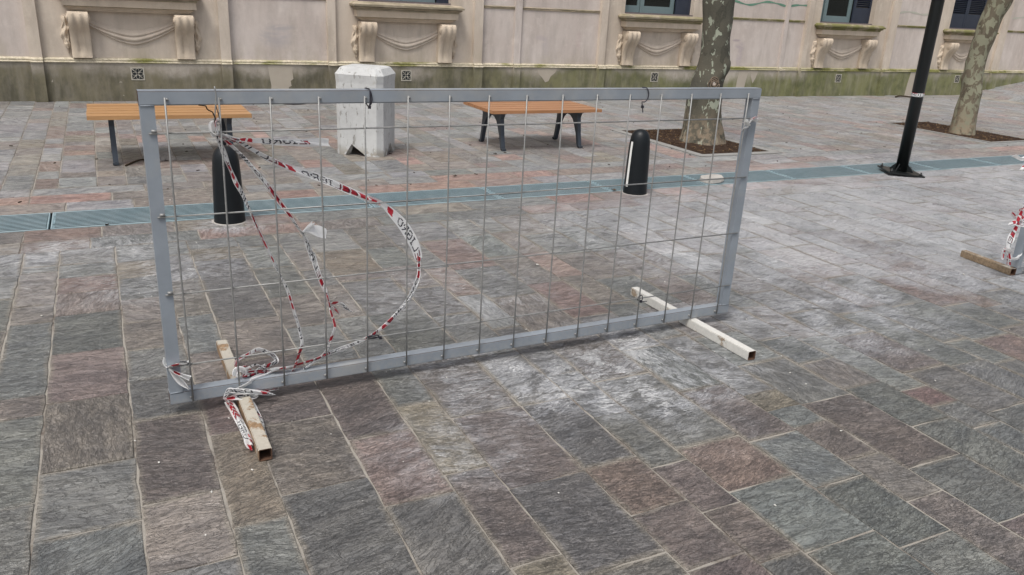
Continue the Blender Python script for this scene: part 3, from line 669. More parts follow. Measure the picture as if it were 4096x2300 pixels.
DU = {'p': YW+.045, 'b': YW-.035, 'w': YW+.02, 'q': YW+.0}
DPL = {'p': YW+.01, 'b': YW-.075, 'w': YW-.02, 'q': YW-.035}
bw = bmesh.new(); bp = bmesh.new(); bmo = bmesh.new(); strings = []
for s in seg:
    x0, x1, t = s[:3]; mi = 1 if t in 'pq' else 0
    yu = DU[t]
    if t == 'w':
        c = BAYS[s[3]]; h = wins[c]
        box(bw, x0, c-h, yu, 12.9, .5, HT, mi); box(bw, c+h, x1, yu, 12.9, .5, HT, mi)
        box(bw, c-h, c+h, yu, 12.9, .5, WZ0, mi); box(bw, c-h, c+h, yu, 12.9, WZ1, HT, mi)
    else: box(bw, x0, x1, yu, 12.9, .5, HT, mi)
    box(bp, x0, x1, DPL[t], 12.9, -.05, .5)
    # torus + fillet on top of the plinth, returned round each projection
    y = DPL[t]
    e = 0 if t == 'p' else .002
    prism(bmo, [(yu+.01, .5), (y-.012, .5), (y-.018, .508), (y-.012, .518), (y+.002, .522), (y+.002, .531), (y-.004, .538), (y+.002, .548), (yu-.006, .562), (yu+.01, .562)], 'x', x0-e, x1+e)
    if t == 'p' and x1-x0 > .3:
        for z in (1.41,):
            bst = bmesh.new(); prism(bst, [(yu+.01, z), (yu-.004, z), (yu-.014, z+.008), (yu-.006, z+.014), (yu-.006, z+.02), (yu-.016, z+.028), (yu-.016, z+.04), (yu-.004, z+.046), (yu+.01, z+.046)], 'x', x0, x1); strings.append(bst)
bpart('wall', bw, [MAT['wall_bay'], MAT['wall_panel']])
bpart('plinth', bp, MAT['plinth'])
o_ = bpart('plinth_moulding', bmo, MAT['moulding'])
for bst in strings: bpart('string_moulding', bst, MAT['sill'])
bm = bmesh.new(); box(bm, -9, 40, 12.0, 12.9, HT, HT+.3); box(bm, -9, 40, 12.9, 13.0, -.05, HT+.3); bpart('cornice', bm, MAT['wall_bay'])

def console_mesh():
    """scroll bracket, x in [-.118,.118], wall plane y=0, front = -y"""
    bm = bmesh.new()
    prof = []
    # outline (y,z) from top front, round the big scroll, sweeping back to the foot
    pts = [(0, 1.145), (-.185, 1.145), (-.215, 1.12), (-.222, 1.08), (-.215, 1.03), (-.195, .985), (-.16, .94), (-.125, .89), (-.095, .82), (-.075, .74), (-.066, .66), (-.075, .60), (-.078, .565), (0, .565)]
    nx = 13; W = .118; rows = []
    for i in range(nx+1):
        u = i/nx; xx = -W+2*W*u
        fl = .010*math.cos(u*2*PI*2.5)
        edge = min(u, 1-u)
        row = []
        for k, (y, z) in enumerate(pts):
            yy = y
            if 1 < k < 12:
                gro = -.016 if abs(u-.5) < .12 and .62 < z < .92 and abs(u-.5) > .03 else 0
                yy = y + (fl if z > .9 else fl*.35) - gro + (.010 if edge < .02 else 0)
            row.append(bm.verts.new((xx, yy, z)))
        rows.append(row)
    n = len(pts)
    for i in range(nx):
        for k in range(n-1): bm.faces.new((rows[i][k], rows[i+1][k], rows[i+1][k+1], rows[i][k+1]))
    bm.faces.new(rows[0][::-1]); bm.faces.new(rows[-1])
    # volute eyes at both sides
    for sx in (-1, 1):
        for r_, t_ in ((.055, .012), (.03, .02)):
            vs = [bm.verts.new((sx*(W+t_*(j)), -.15+r_*math.cos(a*PI/8), 1.065+r_*math.sin(a*PI/8))) for j in (0, 1) for a in range(16)]
            for a in range(16):
                bm.faces.new((vs[a], vs[(a+1) % 16], vs[16+(a+1) % 16], vs[16+a]))
            bm.faces.new(vs[16:])
    return bm
def swag_mesh():
    """cloth garland hung between consoles, x in [-.64,.64]"""
    bm = bmesh.new(); nu, nv = 44, 30; rows = []
    for i in range(nu+1):
        u = -1+2*i/nu; a = u*u
        x_ = .62*u
        zt = .925+.175*abs(u)**1.6; zb = .735+.275*abs(u)**1.5
        row = []
        for j in range(nv+1):
            v = j/nv; z = zt+(zb-zt)*v
            amp = .5+.5*(1-a)
            y = -.004-.036*math.sin(PI*min(1, v*1.02))**.7*(.5+.5*v)-.014*(.5+amp*.5)*(2*abs(math.sin(v**1.3*2.6*PI+u*.8))**.6-1)*min(1, v*3)
            if j in (0, nv): y = .004
            row.append(bm.verts.new((x_, y, z)))
        rows.append(row)
    for i in range(nu):
        for j in range(nv): bm.faces.new((rows[i][j], rows[i][j+1], rows[i+1][j+1], rows[i+1][j]))
    return bm
def tail_mesh():
    """cloth end falling beside the console, x in [-.05,.05]"""
    bm = bmesh.new(); rows = []; N = 26
    for i in range(N+1):
        t = i/N; z = 1.08-.46*t
        hw = .028+.022*math.sin(PI*min(1, t*1.15))+.008*math.sin(t*26)
        hw *= max(.15, min(1, (1-t)*5))
        cxx = .012*math.sin(t*9)
        row = []
        for j in range(11):
            v = -1+2*j/10; y = -.055*math.sqrt(max(0, 1-v*v))*(.75+.25*math.sin(t*19+v*2))-.010*math.cos(v*7)
            if t > .62: y += -.012*math.sin((t-.62)*60)*(1-abs(v))
            if abs(v) > .99: y = .004
            row.append(bm.verts.new((cxx+hw*v, y, z)))
        rows.append(row)
    for i in range(N):
        for j in range(10): bm.faces.new((rows[i][j], rows[i][j+1], rows[i+1][j+1], rows[i+1][j]))
    bm.faces.new(rows[0]); bm.faces.new(rows[-1][::-1])
    return bm
def vent_mesh():
    bm = bmesh.new(); R = .083
    for a, b2, c, d_ in ((-R, R, R-.012, R), (-R, R, -R, -R+.012), (-R, -R+.012, -R+.012, R-.012), (R-.012, R, -R+.012, R-.012)): box(bm, a, b2, -.006, .03, c, d_)
    def ringx(cx_, cz, r, rz, n=18, th=.0055):
        tube(bm, [(cx_+r*math.cos(2*PI*k/n), .0, cz+rz*math.sin(2*PI*k/n)) for k in range(n+1)], th, 5)
    ringx(0, .040, .019, .028); ringx(0, -.040, .019, .028); ringx(.040, 0, .028, .019); ringx(-.040, 0, .028, .019)
    ringx(0, 0, .012, .012, 12, .004)
    for sx in (-1, 1):
        for sz in (-1, 1):
            tube(bm, [(sx*.012, 0, sz*.012), (sx*.036, 0, sz*.036), (sx*.072, 0, sz*.072)], .006, 5)
            ringx(sx*.052, sz*.052, .014, .014, 12, .0045)
    return bm
con = swg = tl = vt = None
def bcopy(src, loc):
    o = src.copy(); COL.objects.link(o); o.parent = bld; o.location = loc; return o
def bput(name, bm, mat, loc, smooth=False):
    o = fin(name, bm, mat, None, smooth=smooth); o.parent = bld; o.location = loc; return o
OFF = Vector((0, -12.6, 0))
for i, c in enumerate(BAYS):
    yb = YW+.02; k = .86 if i == 4 else 1
    # sill: cyma top, frieze, under-moulding
    bm = bmesh.new(); W = .87*k
    def course(z0, z1, out0, out1, wd):
        vs = []
        for (z, oo) in ((z0, out0), (z1, out1)):
            vs.append([bm.verts.new(p) for p in ((c-wd-oo, yb+.01, z), (c-wd-oo, yb-oo, z), (c+wd+oo, yb-oo, z), (c+wd+oo, yb+.01, z))])
        a, b2 = vs
        for q in range(4): bm.faces.new((a[q], a[(q+1) % 4], b2[(q+1) % 4], b2[q]))
        bm.faces.new(a[::-1]); bm.faces.new(b2)
    W0 = .64*k
    course(1.152, 1.172, .075, .085, W0); course(1.172, 1.188, .10, .10, W0); course(1.188, 1.205, .11, .13, W0); course(1.205, 1.215, .14, .14, W0)
    course(1.215, 1.305, .165, .165, W0)
    course(1.305, 1.318, .175, .18, W0); course(1.318, 1.33, .172, .175, W0); course(1.33, 1.352, .185, .22, W0); course(1.352, 1.362, .205, .21, W0); course(1.362, 1.392, .235, .24, W0); course(1.392, 1.425, .232, .19, W0)
    so = bpart('window_sill', bm, [MAT['sill'], MAT['ornament']])
    for p in so.data.polygons:
        if all(1.21 < so.data.vertices[v].co.z < 1.31 for v in p.vertices) or p.center.z < 1.21: p.material_index = 1
    for sx in (-1, 1):
        bm = bmesh.new()
        xx = c+sx*.635*k
        loc = (xx, yb-12.6, 0)
        if con is None: con = bput('scroll_console', console_mesh(), MAT['ornament'], loc, 'auto')
        else: bcopy(con, loc)
        loc = (xx+sx*.165, yb-12.6, 0)
        if tl is None: tl = bput('cloth_tail', tail_mesh(), MAT['ornament'], loc, True)
        else:
            q = bcopy(tl, loc); q.scale.x = sx*-1
    loc = (c, yb-12.6, 0)
    if swg is None: swg = bput('cloth_swag', swag_mesh(), MAT['wall_bay'], loc, True)
    else: q = bcopy(swg, loc); q.scale.x = (.83 if i == 4 else (1, 1, .97, 1.02, 1)[i])
    loc = (c, DPL['w']-12.6, .362)
    if vt is None:
        vt = bput('vent_grille', vent_mesh(), MAT['vent'], loc)
        bm = bmesh.new(); box(bm, -.078, .078, .0, .002, -.078, .078); vb = fin('vent_hole', bm, MAT['pit_dark'], vt); vb.location = (0, -.004, 0)
    else:
        q = bcopy(vt, loc); r_ = vb.copy(); COL.objects.link(r_); r_.parent = q
    # window
    h = wins[c]
    win = bpy.data.objects.new('window', None); COL.objects.link(win); win.parent = bld; win.location = (c, -12.6, 0)
    bm = bmesh.new(); box(bm, -h, h, 12.86, 12.95, WZ0, WZ1); fin('dark_room', bm, MAT['room'], win)
    bm = bmesh.new(); box(bm, -h+.002, h-.002, YW+.03, 12.6, WZ0+.001, WZ0+.022); fin('inner_sill', bm, MAT['reveal'], win)
    z0 = WZ0+.024
    def casement(xa, xb, y, gl=.045):
        bm = bmesh.new()
        box(bm, xa, xb, y, y+.05, z0, z0+.115); box(bm, xa, xb, y, y+.05, WZ1-.1, WZ1-.004)
        box(bm, xa, xa+gl, y, y+.05, z0+.115, WZ1-.1); box(bm, xb-gl, xb, y, y+.05, z0+.115, WZ1-.1)
        box(bm, xa+gl, xb-gl, y+.01, y+.04, 2.6, 2.64)
        fin('frame', bm, MAT['teal'], win, bevel=.004)
        bm = bmesh.new(); box(bm, xa+gl, xb-gl, y+.02, y+.026, z0+.115, WZ1-.1); fin('pane', bm, MAT['glass'], win)
    def shutter(xa, xb, y, louv=True):
        bm = bmesh.new()
        box(bm, xa, xa+.05, y, y+.035, z0, WZ1-.01); box(bm, xb-.05, xb, y, y+.035, z0, WZ1-.01)
        box(bm, xa+.05, xb-.05, y+.004, y+.03, z0, z0+.30); box(bm, xa+.05, xb-.05, y, y+.035, WZ1-.1, WZ1-.01)
        z = z0+.31
        while z < WZ1-.12:
            m = Matrix.Translation(((xa+xb)/2, y+.018, z+.018)) @ Matrix.Rotation(rad(-38), 4, 'X')
            box(bm, -(xb-xa)/2+.05, (xb-xa)/2-.05, -.022, .022, -.004, .004, 0, m); z += .038
        fin('shutter', bm, MAT['navy'], win)
    if i in (0, 2):
        shutter(-h+.005, -h+.08, 12.46); casement(-h+.085, -h+.42, 12.52); casement(-h+.425, h-.33, 12.50, .08); shutter(h-.325, h-.005, 12.44)
    elif i == 1:
        casement(-h+.005, -.02, 12.52); casement(-.015, h-.2, 12.52); shutter(h-.195, h-.005, 12.44)
    elif i == 3:
        shutter(-h+.005, -h+.08, 12.46); casement(-h+.085, -h+.22, 12.52); casement(-h+.225, h-.50, 12.50, .09); shutter(h-.495, h-.005, 12.44)
    else:
        shutter(-h+.005, -.003, 12.42); shutter(.003, h-.005, 12.42)
# repaired cement patches on the plinth and a green sprayed line
def poly_plate(bm, pts, y, t=.003, mi=0): prism(bm, pts, 'y', y-t, y+.001, mi)
bm = bmesh.new(); poly_plate(bm, [(2.20, .496), (2.56, .496), (2.55, .40), (2.56, .30), (2.52, .27), (2.53, .2), (2.49, .18), (2.5, .003), (2.22, .003), (2.24, .2), (2.22, .34)], DPL['p']); bpart('cement_patch', bm, MAT['patch'])
bm = bmesh.new(); poly_plate(bm, [(6.62, .496), (7.02, .496), (6.98, .42), (6.90, .36), (6.86, .28), (6.80, .26), (6.74, .33), (6.66, .40)], DPL['p']); bpart('cement_patch', bm, MAT['patch'])
bm = bmesh.new(); poly_plate(bm, [(11.3, .496), (11.52, .496), (11.48, .36), (11.42, .25), (11.36, .36)], DPL['p']); bpart('cement_patch', bm, MAT['patch'])
bm = bmesh.new(); poly_plate(bm, [(11.05, .496), (11.28, .496), (11.24, .3), (11.2, .003), (11.0, .003), (11.02, .3)], DPL['p']); bpart('cement_patch', bm, MAT['patch'])
bm = bmesh.new(); poly_plate(bm, [(15.9, .496), (16.12, .496), (16.1, .3), (16.12, .003), (15.84, .003), (15.86, .25)], DPL['p']); bpart('cement_patch', bm, MAT['patch'])
def line(bm, pts, wd, ysurf, mi=0):
    P = catmull([(a, b2, 0) for a, b2 in pts], .04)
    L = [];
    for k, p in enumerate(P):
        t = (P[min(k+1, len(P)-1)]-P[max(k-1, 0)]).normalized(); n_ = Vector((-t.y, t.x, 0))*wd*(.5+.2*math.sin(k*.7))
        L.append((bm.verts.new((p.x+n_.x, ysurf, p.y+n_.y)), bm.verts.new((p.x-n_.x, ysurf, p.y-n_.y))))
    for k in range(len(L)-1): bm.faces.new((L[k][0], L[k+1][0], L[k+1][1], L[k][1])).material_index = mi
yp = DU['p']-.003
bm = bmesh.new(); line(bm, [(10.3, 1.72), (10.68, 1.745), (10.95, 1.70), (11.15, 1.69), (11.49, 1.755), (11.75, 1.74), (12.0, 1.70)], .03, yp); bpart('sprayed_line', bm, [MAT['green_line'], MAT['faded']])
bm = bmesh.new(); line(bm, [(12.11, 1.705), (12.3, 1.73), (12.55, 1.735)], .03, yp); bpart('sprayed_line', bm, [MAT['green_line'], MAT['faded']])
bm = bmesh.new(); line(bm, [(15.2, 1.70), (15.5, 1.73), (15.9, 1.69), (16.15, 1.71)], .03, yp, 1); bpart('sprayed_line', bm, [MAT['green_line'], MAT['faded']])
bm = bmesh.new(); line(bm, [(19.0, 1.72), (19.5, 1.76), (20.0, 1.73)], .03, yp, 1); bpart('sprayed_line', bm, [MAT['green_line'], MAT['faded']])

# ================================================================ BENCHES
def make_bench(mat, label, loc, L, xl, inward):
    e = empty('park_bench', label, 'bench', loc, 0, 'backless slatted benches')
    W = .80; n = 5; gw = .020; sw = (W-gw*(n-1))/n
    for k in range(n):
        bm = bmesh.new(); y = -W/2+k*(sw+gw)
        dx = rng.uniform(-.003, .003)
        box(bm, -L/2+dx, L/2+dx, y, y+sw, .418, .452)
        fin('seat_slat', bm, mat, e, bevel=.006, seg=2)
    for x in xl:
        bm = bmesh.new(); t = .045
        # cast A frame seen from its side: (y,z) outline with an arch between two splayed feet
        out = [(-.30, .416), (-.30, .400), (-.265, .392), (-.235, .34), (-.262, .16), (-.295, .03), (-.325, .022), (-.325, .006), (-.268, .006), (-.255, .03), (-.215, .16), (-.165, .255)]
        arch = [(-.165+.0, .255), (-.13, .305), (-.07, .345), (0, .355)]
        left = out[:-1]+arch
        right = [(-a, b2) for a, b2 in left[::-1]][1:]
        poly = left+right
        prism(bm, poly, 'x', x-t/2, x+t/2)
        fin('leg_frame', bm, MAT['iron'], e, bevel=.004)
        for sy in (-1, 1):
            bm = bmesh.new(); lathe(bm, [(.024, 0), (.026, .008), (.026, .022), (.018, .026)], 14, 0, (x, sy*.296)); fin('rubber_foot', bm, MAT['rubber'], e)
    bm = bmesh.new(); box(bm, xl[0]+.023, xl[1]-.023, -.02, .02, .38, .4); fin('stretcher', bm, MAT['iron'], e)
    return e
make_bench(MAT['wood'], 'honey brown slatted bench behind the left end of the barrier', (.55, 8.25, 0), 1.37, (-.50, .50), 0)
b2_ = make_bench(MAT['wood_red'], 'reddish brown slatted bench between the white block and the near plane tree', (4.39, 8.22, 0), 1.37, (-.49, .49), 0)

# ================================================================ WHITE CONCRETE BLOCK
e = empty('concrete_bin', 'peeling white painted concrete bin with notched feet standing left of the second bench', 'litter bin', (2.4, 8.13, 0), 0)
a = rad(-35.5); s = .50; ch = .055
ctr = Vector((2.07, 8.09, 0)) + Vector((math.cos(a), math.sin(a), 0))*s/2 + Vector((-math.sin(a), math.cos(a), 0))*s/2
e.location = ctr; e.rotation_euler = (0, 0, a)
bm = bmesh.new(); h = s/2
def octring(hh, cc, z): 
    return [bm.verts.new(v) for v in ((-hh+cc, -hh, z), (hh-cc, -hh, z), (hh, -hh+cc, z), (hh, hh-cc, z), (hh-cc, hh, z), (-hh+cc, hh, z), (-hh, hh-cc, z), (-hh, -hh+cc, z))]
# wall with V notches: per face build outline polygons
def quad(*v): bm.faces.new(v)
top1 = octring(h+.003, ch, .80); top2 = octring(h-.04, ch*.8, .862); top3 = octring(h-.06, ch*.7, .870)
for r0, r1 in ((top1, top2), (top2, top3)):
    for k in range(8): quad(r0[k], r0[(k+1) % 8], r1[(k+1) % 8], r1[k])
bm.faces.new(top3)
rm = octring(h-.004, ch, .72)
for k in range(8): quad(rm[k], rm[(k+1) % 8], top1[(k+1) % 8], top1[k])
low = octring(h-.006, ch, 0.0)
for k in range(8):
    A, B_ = rm[k], rm[(k+1) % 8]; a0, b0 = low[k], low[(k+1) % 8]
    if k % 2 == 1: quad(a0, b0, B_, A); continue
    pk = {0: .30, 2: .6, 4: .5, 6: .5}[k]
    l1 = bm.verts.new(a0.co.lerp(b0.co, .12 if k == 0 else .28)); l2 = bm.verts.new(a0.co.lerp(b0.co, pk)+Vector((0, 0, .115))); l3 = bm.verts.new(a0.co.lerp(b0.co, .72 if k == 0 else .86))
    bm.faces.new((a0, l1, l2, l3, b0, B_, A))
    # reveals of the notch
    c_ = Vector((0, 0, 0)); inn = [bm.verts.new(v.co + (Vector((0, 0, v.co.z))-v.co)*.22) for v in (l1, l2, l3)]
    quad(l1, inn[0], inn[1], l2); quad(l2, inn[1], inn[2], l3)
bm.faces.new([bm.verts.new((sx*(h-.09), sy*(h-.09), .15)) for sx, sy in ((-1, -1), (1, -1), (1, 1), (-1, 1))])
fin('body', bm, MAT['planter'], e, bevel=.006, seg=2)
for sx, sy in ((-1, -1), (1, -1), (1, 1), (-1, 1)):
    bm = bmesh.new(); box(bm, sx*(h-.10)-.035, sx*(h-.10)+.035, sy*(h-.10)-.035, sy*(h-.10)+.035, 0.001, .155)
    fin('inner_foot', bm, MAT['planter'], e)

# ================================================================ BOLLARDS
def bollard(label, loc, rz, strip):
    e = empty('bollard', label, 'bollard', loc, rz, 'black domed bollards')
    e.scale.z = 1 if strip else .94
    prof = [(.108, .0), (.106, .012), (.103, .10), (.099, .25), (.094, .38), (.089, .46), (.083, .50), (.073, .53), (.058, .550), (.038, .5635), (.018, .569), (.002, .570)]
    bm = bmesh.new(); lathe(bm, prof, 48); fin('bollard_body', bm, MAT['black_plastic'], e)
    bm = bmesh.new(); lathe(bm, [(.121, -.003), (.120, .001), (.115, .003), (.110, .003)], 40)
    for v in bm.verts:
        k_ = 1+.05*noise.noise((v.co.x*14, v.co.y*14, loc[0])); v.co.x *= k_; v.co.y *= k_
    fin('mortar_ring', bm, MAT['ring'], e)
    if strip:
        bm = bmesh.new(); N = 10; rows = []
        for i in range(N+1):
            z = .068+(.465-.068)*i/N
            r = (.103-(z-.1)*.0267 if z < .25 else .099-(z-.25)*.0385 if z < .38 else .094-(z-.38)*.0625)+.0013
            rows.append([bm.verts.new((r*math.cos(t), r*math.sin(t), z)) for t in (PI*1.0+rad(k)*1.0 for k in (-1, 4, 9, 14))])
        for i in range(N):
            for k in range(3): bm.faces.new((rows[i][k], rows[i][k+1], rows[i+1][k+1], rows[i+1][k]))
        fin('reflective_strip', bm, MAT['white_strip'], e)
    return e
bollard('black domed bollard standing under the tape knot at the left of the barrier', (.722, 5.82, 0), 0, False)
bollard('black domed bollard with a white reflective strip, in front of the near plane tree', (4.2, 5.82, 0), 0, True)

# ================================================================ LAMP POST
e = empty('lamp_post', 'slim black steel post on a bolted tilted base plate, white tape band round it', 'lamp post', (7.735, 5.86, 0), 0)
bm = bmesh.new(); tube(bm, [(0, 0, .02), (0, 0, 5.2)], .062, 28); lathe(bm, [(.062, 5.2), (.075, 5.2), (.07, 5.24), (.01, 5.27)], 24); fin('pole', bm, MAT['black_metal'], e)
bm = bmesh.new(); m = Matrix.Translation((0, 0, .022)) @ Matrix.Rotation(rad(-32), 4, 'Z') @ Matrix.Rotation(rad(4), 4, 'Y')
box(bm, -.19, .19, -.19, .19, -.008, .008, 0, m); fin('base_plate', bm, MAT['black_metal'], e, bevel=.002)
for k in range(4):
    bm = bmesh.new()
    A = Matrix.Rotation(rad(-32+45+90*k), 4, 'Z')
    vs = [A @ Vector(v) for v in ((.058, -.004, .03), (.13, -.004, .03), (.13, -.004, .042), (.058, -.004, .115), (.058, .004, .03), (.13, .004, .03), (.13, .004, .042), (.058, .004, .115))]
    v = [bm.verts.new(q) for q in vs]
    for f in ((0, 1, 2, 3), (7, 6, 5, 4), (0, 4, 5, 1), (1, 5, 6, 2), (2, 6, 7, 3), (3, 7, 4, 0)): bm.faces.new([v[i] for i in f])
    fin('gusset', bm, MAT['black_metal'], e)
for k in range(4):
    bm = bmesh.new(); p = m @ Vector((.155*(1 if k in (0, 1) else -1), .155*(1 if k in (0, 3) else -1), .008))
    lathe(bm, [(.016, p.z), (.016, p.z+.014), (.009, p.z+.014), (.009, p.z+.032), (.004, p.z+.034)], 6, 0, (p.x, p.y)); fin('anchor_bolt', bm, MAT['black_metal'], e)

# ================================================================ TREES
def tree(label, path, mat, seed, flare, knots, limbs):
    e = empty('plane_tree', label, 'tree', (path[0][0], path[0][1], 0), 0, 'plane trees along the facade')
    ox, oy = path[0][0], path[0][1]
    P = catmull([(x, y, z) for x, y, z, r in path], .035); R_ = [v[3] for v in path]
    zz = [v[2] for v in path]
    def rat(z):
        if z <= zz[0]: return R_[0]
        for i in range(len(zz)-1):
            if z <= zz[i+1]:
                t = (z-zz[i])/(zz[i+1]-zz[i]); t = t*t*(3-2*t); return R_[i]+(R_[i+1]-R_[i])*t
        return R_[-1]
    bm = bmesh.new(); n = 72; rings = []
    for p in P:
        r = rat(p.z); row = []
        for k in range(n):
            a = 2*PI*k/n; d = Vector((math.cos(a), math.sin(a), 0))
            rr = r*(1+.05*noise.noise((d.x*1.2+seed, d.y*1.2, p.z*1.3))+.03*noise.noise((d.x*3, d.y*3+seed, p.z*3.5))+.012*noise.noise((d.x*9, d.y*9+seed, p.z*9)))
            if p.z < .45:
                lobes = .5+.5*math.cos(a*5+seed)*.8+.4*noise.noise((d.x*2, d.y*2, seed))
                rr += flare*(1-p.z/.45)**2.2*(.6+.7*lobes)
            co = Vector((p.x-ox, p.y-oy, p.z))+d*rr
            for (kz, ka, amp, sz, pit) in knots:
                da = math.atan2(math.sin(a-ka), math.cos(a-ka))*r; q = math.hypot(da/sz, (p.z-kz)/(sz*1.25))
                co += d*(amp*math.exp(-q*q*1.2) - pit*math.exp(-(q*3.2)**2) + (amp*.18*math.sin(q*14)*math.exp(-q*q*2) if q < 1.6 else 0))
            row.append(bm.verts.new(co))
        rings.append(row)
    for i in range(len(rings)-1):
        for k in range(n):
            bm.faces.new((rings[i][k], rings[i][(k+1) % n], rings[i+1][(k+1) % n], rings[i+1][k]))
    bm.faces.new(rings[-1])
    fin('trunk', bm, mat, e, smooth=True)
    for pts, r in limbs:
        bm = bmesh.new(); C_ = catmull([(x-ox, y-oy, z) for x, y, z in pts], .12)
        tube(bm, C_, [r*(1-.75*i/len(C_)) for i in range(len(C_))], 14); fin('limb', bm, mat, e)
    return e
FC = math.atan2(-7.95, -6.72)
t1 = tree('near plane tree with pale flaking patches and a round pruning scar, in a kerbed pit', [(6.69, 7.97, -.05, .245), (6.69, 7.97, .13, .232), (6.68, 7.985, .30, .222), (6.67, 7.99, .53, .212), (6.675, 7.985, .75, .190), (6.70, 7.965, .95, .178), (6.71, 7.96, 1.1, .176), (6.70, 7.965, 1.27, .172), (6.70, 7.97, 1.45, .178), (6.68, 7.98, 1.72, .187), (6.66, 8.0, 2.6, .16), (6.7, 8.0, 4.2, .13)],
     MAT['bark1'], 3.1, .055, [(.93, FC+1.25, .045, .10, 0), (.735, FC+.28, .030, .085, .012), (.84, FC+.75, .018, .06, .008), (.45, FC+.85, .016, .10, .0)],
     [([(6.7, 8, 4.15), (7.3, 7.7, 5.0), (8.2, 7.4, 5.8), (9.0, 7.3, 6.9)], .085), ([(6.7, 8, 4.15), (6.2, 8.1, 5.1), (5.3, 8.4, 6.1), (4.8, 8.6, 7.2)], .08), ([(6.7, 8, 4.1), (6.8, 7.5, 5.2), (6.9, 6.9, 6.3)], .07)])
# pale cut face and bark lips of the pruning scar
bm = bmesh.new(); sc = Vector((math.cos(FC+.28), math.sin(FC+.28), 0)); side = Vector((-sc.y, sc.x, 0)); cpos = sc*.222+Vector((0, 0, .745))
for q in range(3):
    rr = .028+.019*q
    tube(bm, [cpos+(side*math.cos(2*PI*k/22)*rr*(1+.16*math.sin(2*PI*k/22*3+q*1.7))+Vector((0, 0, 1))*math.sin(2*PI*k/22)*rr*1.15)-sc*(.004*q*q*.4+.002) for k in range(23)], .0075-.001*q, 6)
fin('scar_lips', bm, MAT['burl'], t1, smooth=True)
bm = bmesh.new(); vs = [bm.verts.new(cpos+side*math.cos(2*PI*k/12)*.017*(1+.2*math.sin(k*3))+Vector((0, 0, 1))*math.sin(2*PI*k/12)*.022-sc*.001) for k in range(12)]
vs2 = [bm.verts.new(v.co-sc*.01) for v in vs]
bm.faces.new(vs); bm.faces.new(vs2[::-1])
for k in range(12): bm.faces.new((vs[k], vs2[k], vs2[(k+1) % 12], vs[(k+1) % 12]))
fin('cut_heartwood', bm, MAT['heartwood'], t1)
F2 = math.atan2(-7.87, -11.55)
tree('far plane tree with densely mottled bark, right of the lamp post', [(11.56, 7.86, -.05, .172), (11.555, 7.87, .14, .162), (11.55, 7.875, .33, .158), (11.555, 7.87, .60, .143), (11.54, 7.895, .87, .134), (11.54, 7.895, 1.13, .131), (11.555, 7.87, 1.4, .145), (11.57, 7.85, 1.65, .142), (11.605, 7.80, 1.91, .158), (11.62, 7.75, 2.5, .14), (11.7, 7.7, 4.2, .11)],
     MAT['bark2'], 8.4, .02, [(.62, F2+1.0, .02, .05, .006), (.80, F2-1.4, .016, .05, 0), (1.05, F2-1.3, .012, .05, 0)],
     [([(11.7, 7.7, 4.15), (12.4, 7.4, 5.1), (13.3, 7.2, 6.2)], .07), ([(11.7, 7.7, 4.15), (11.1, 7.9, 5.2), (10.3, 8.2, 6.3)], .07)])

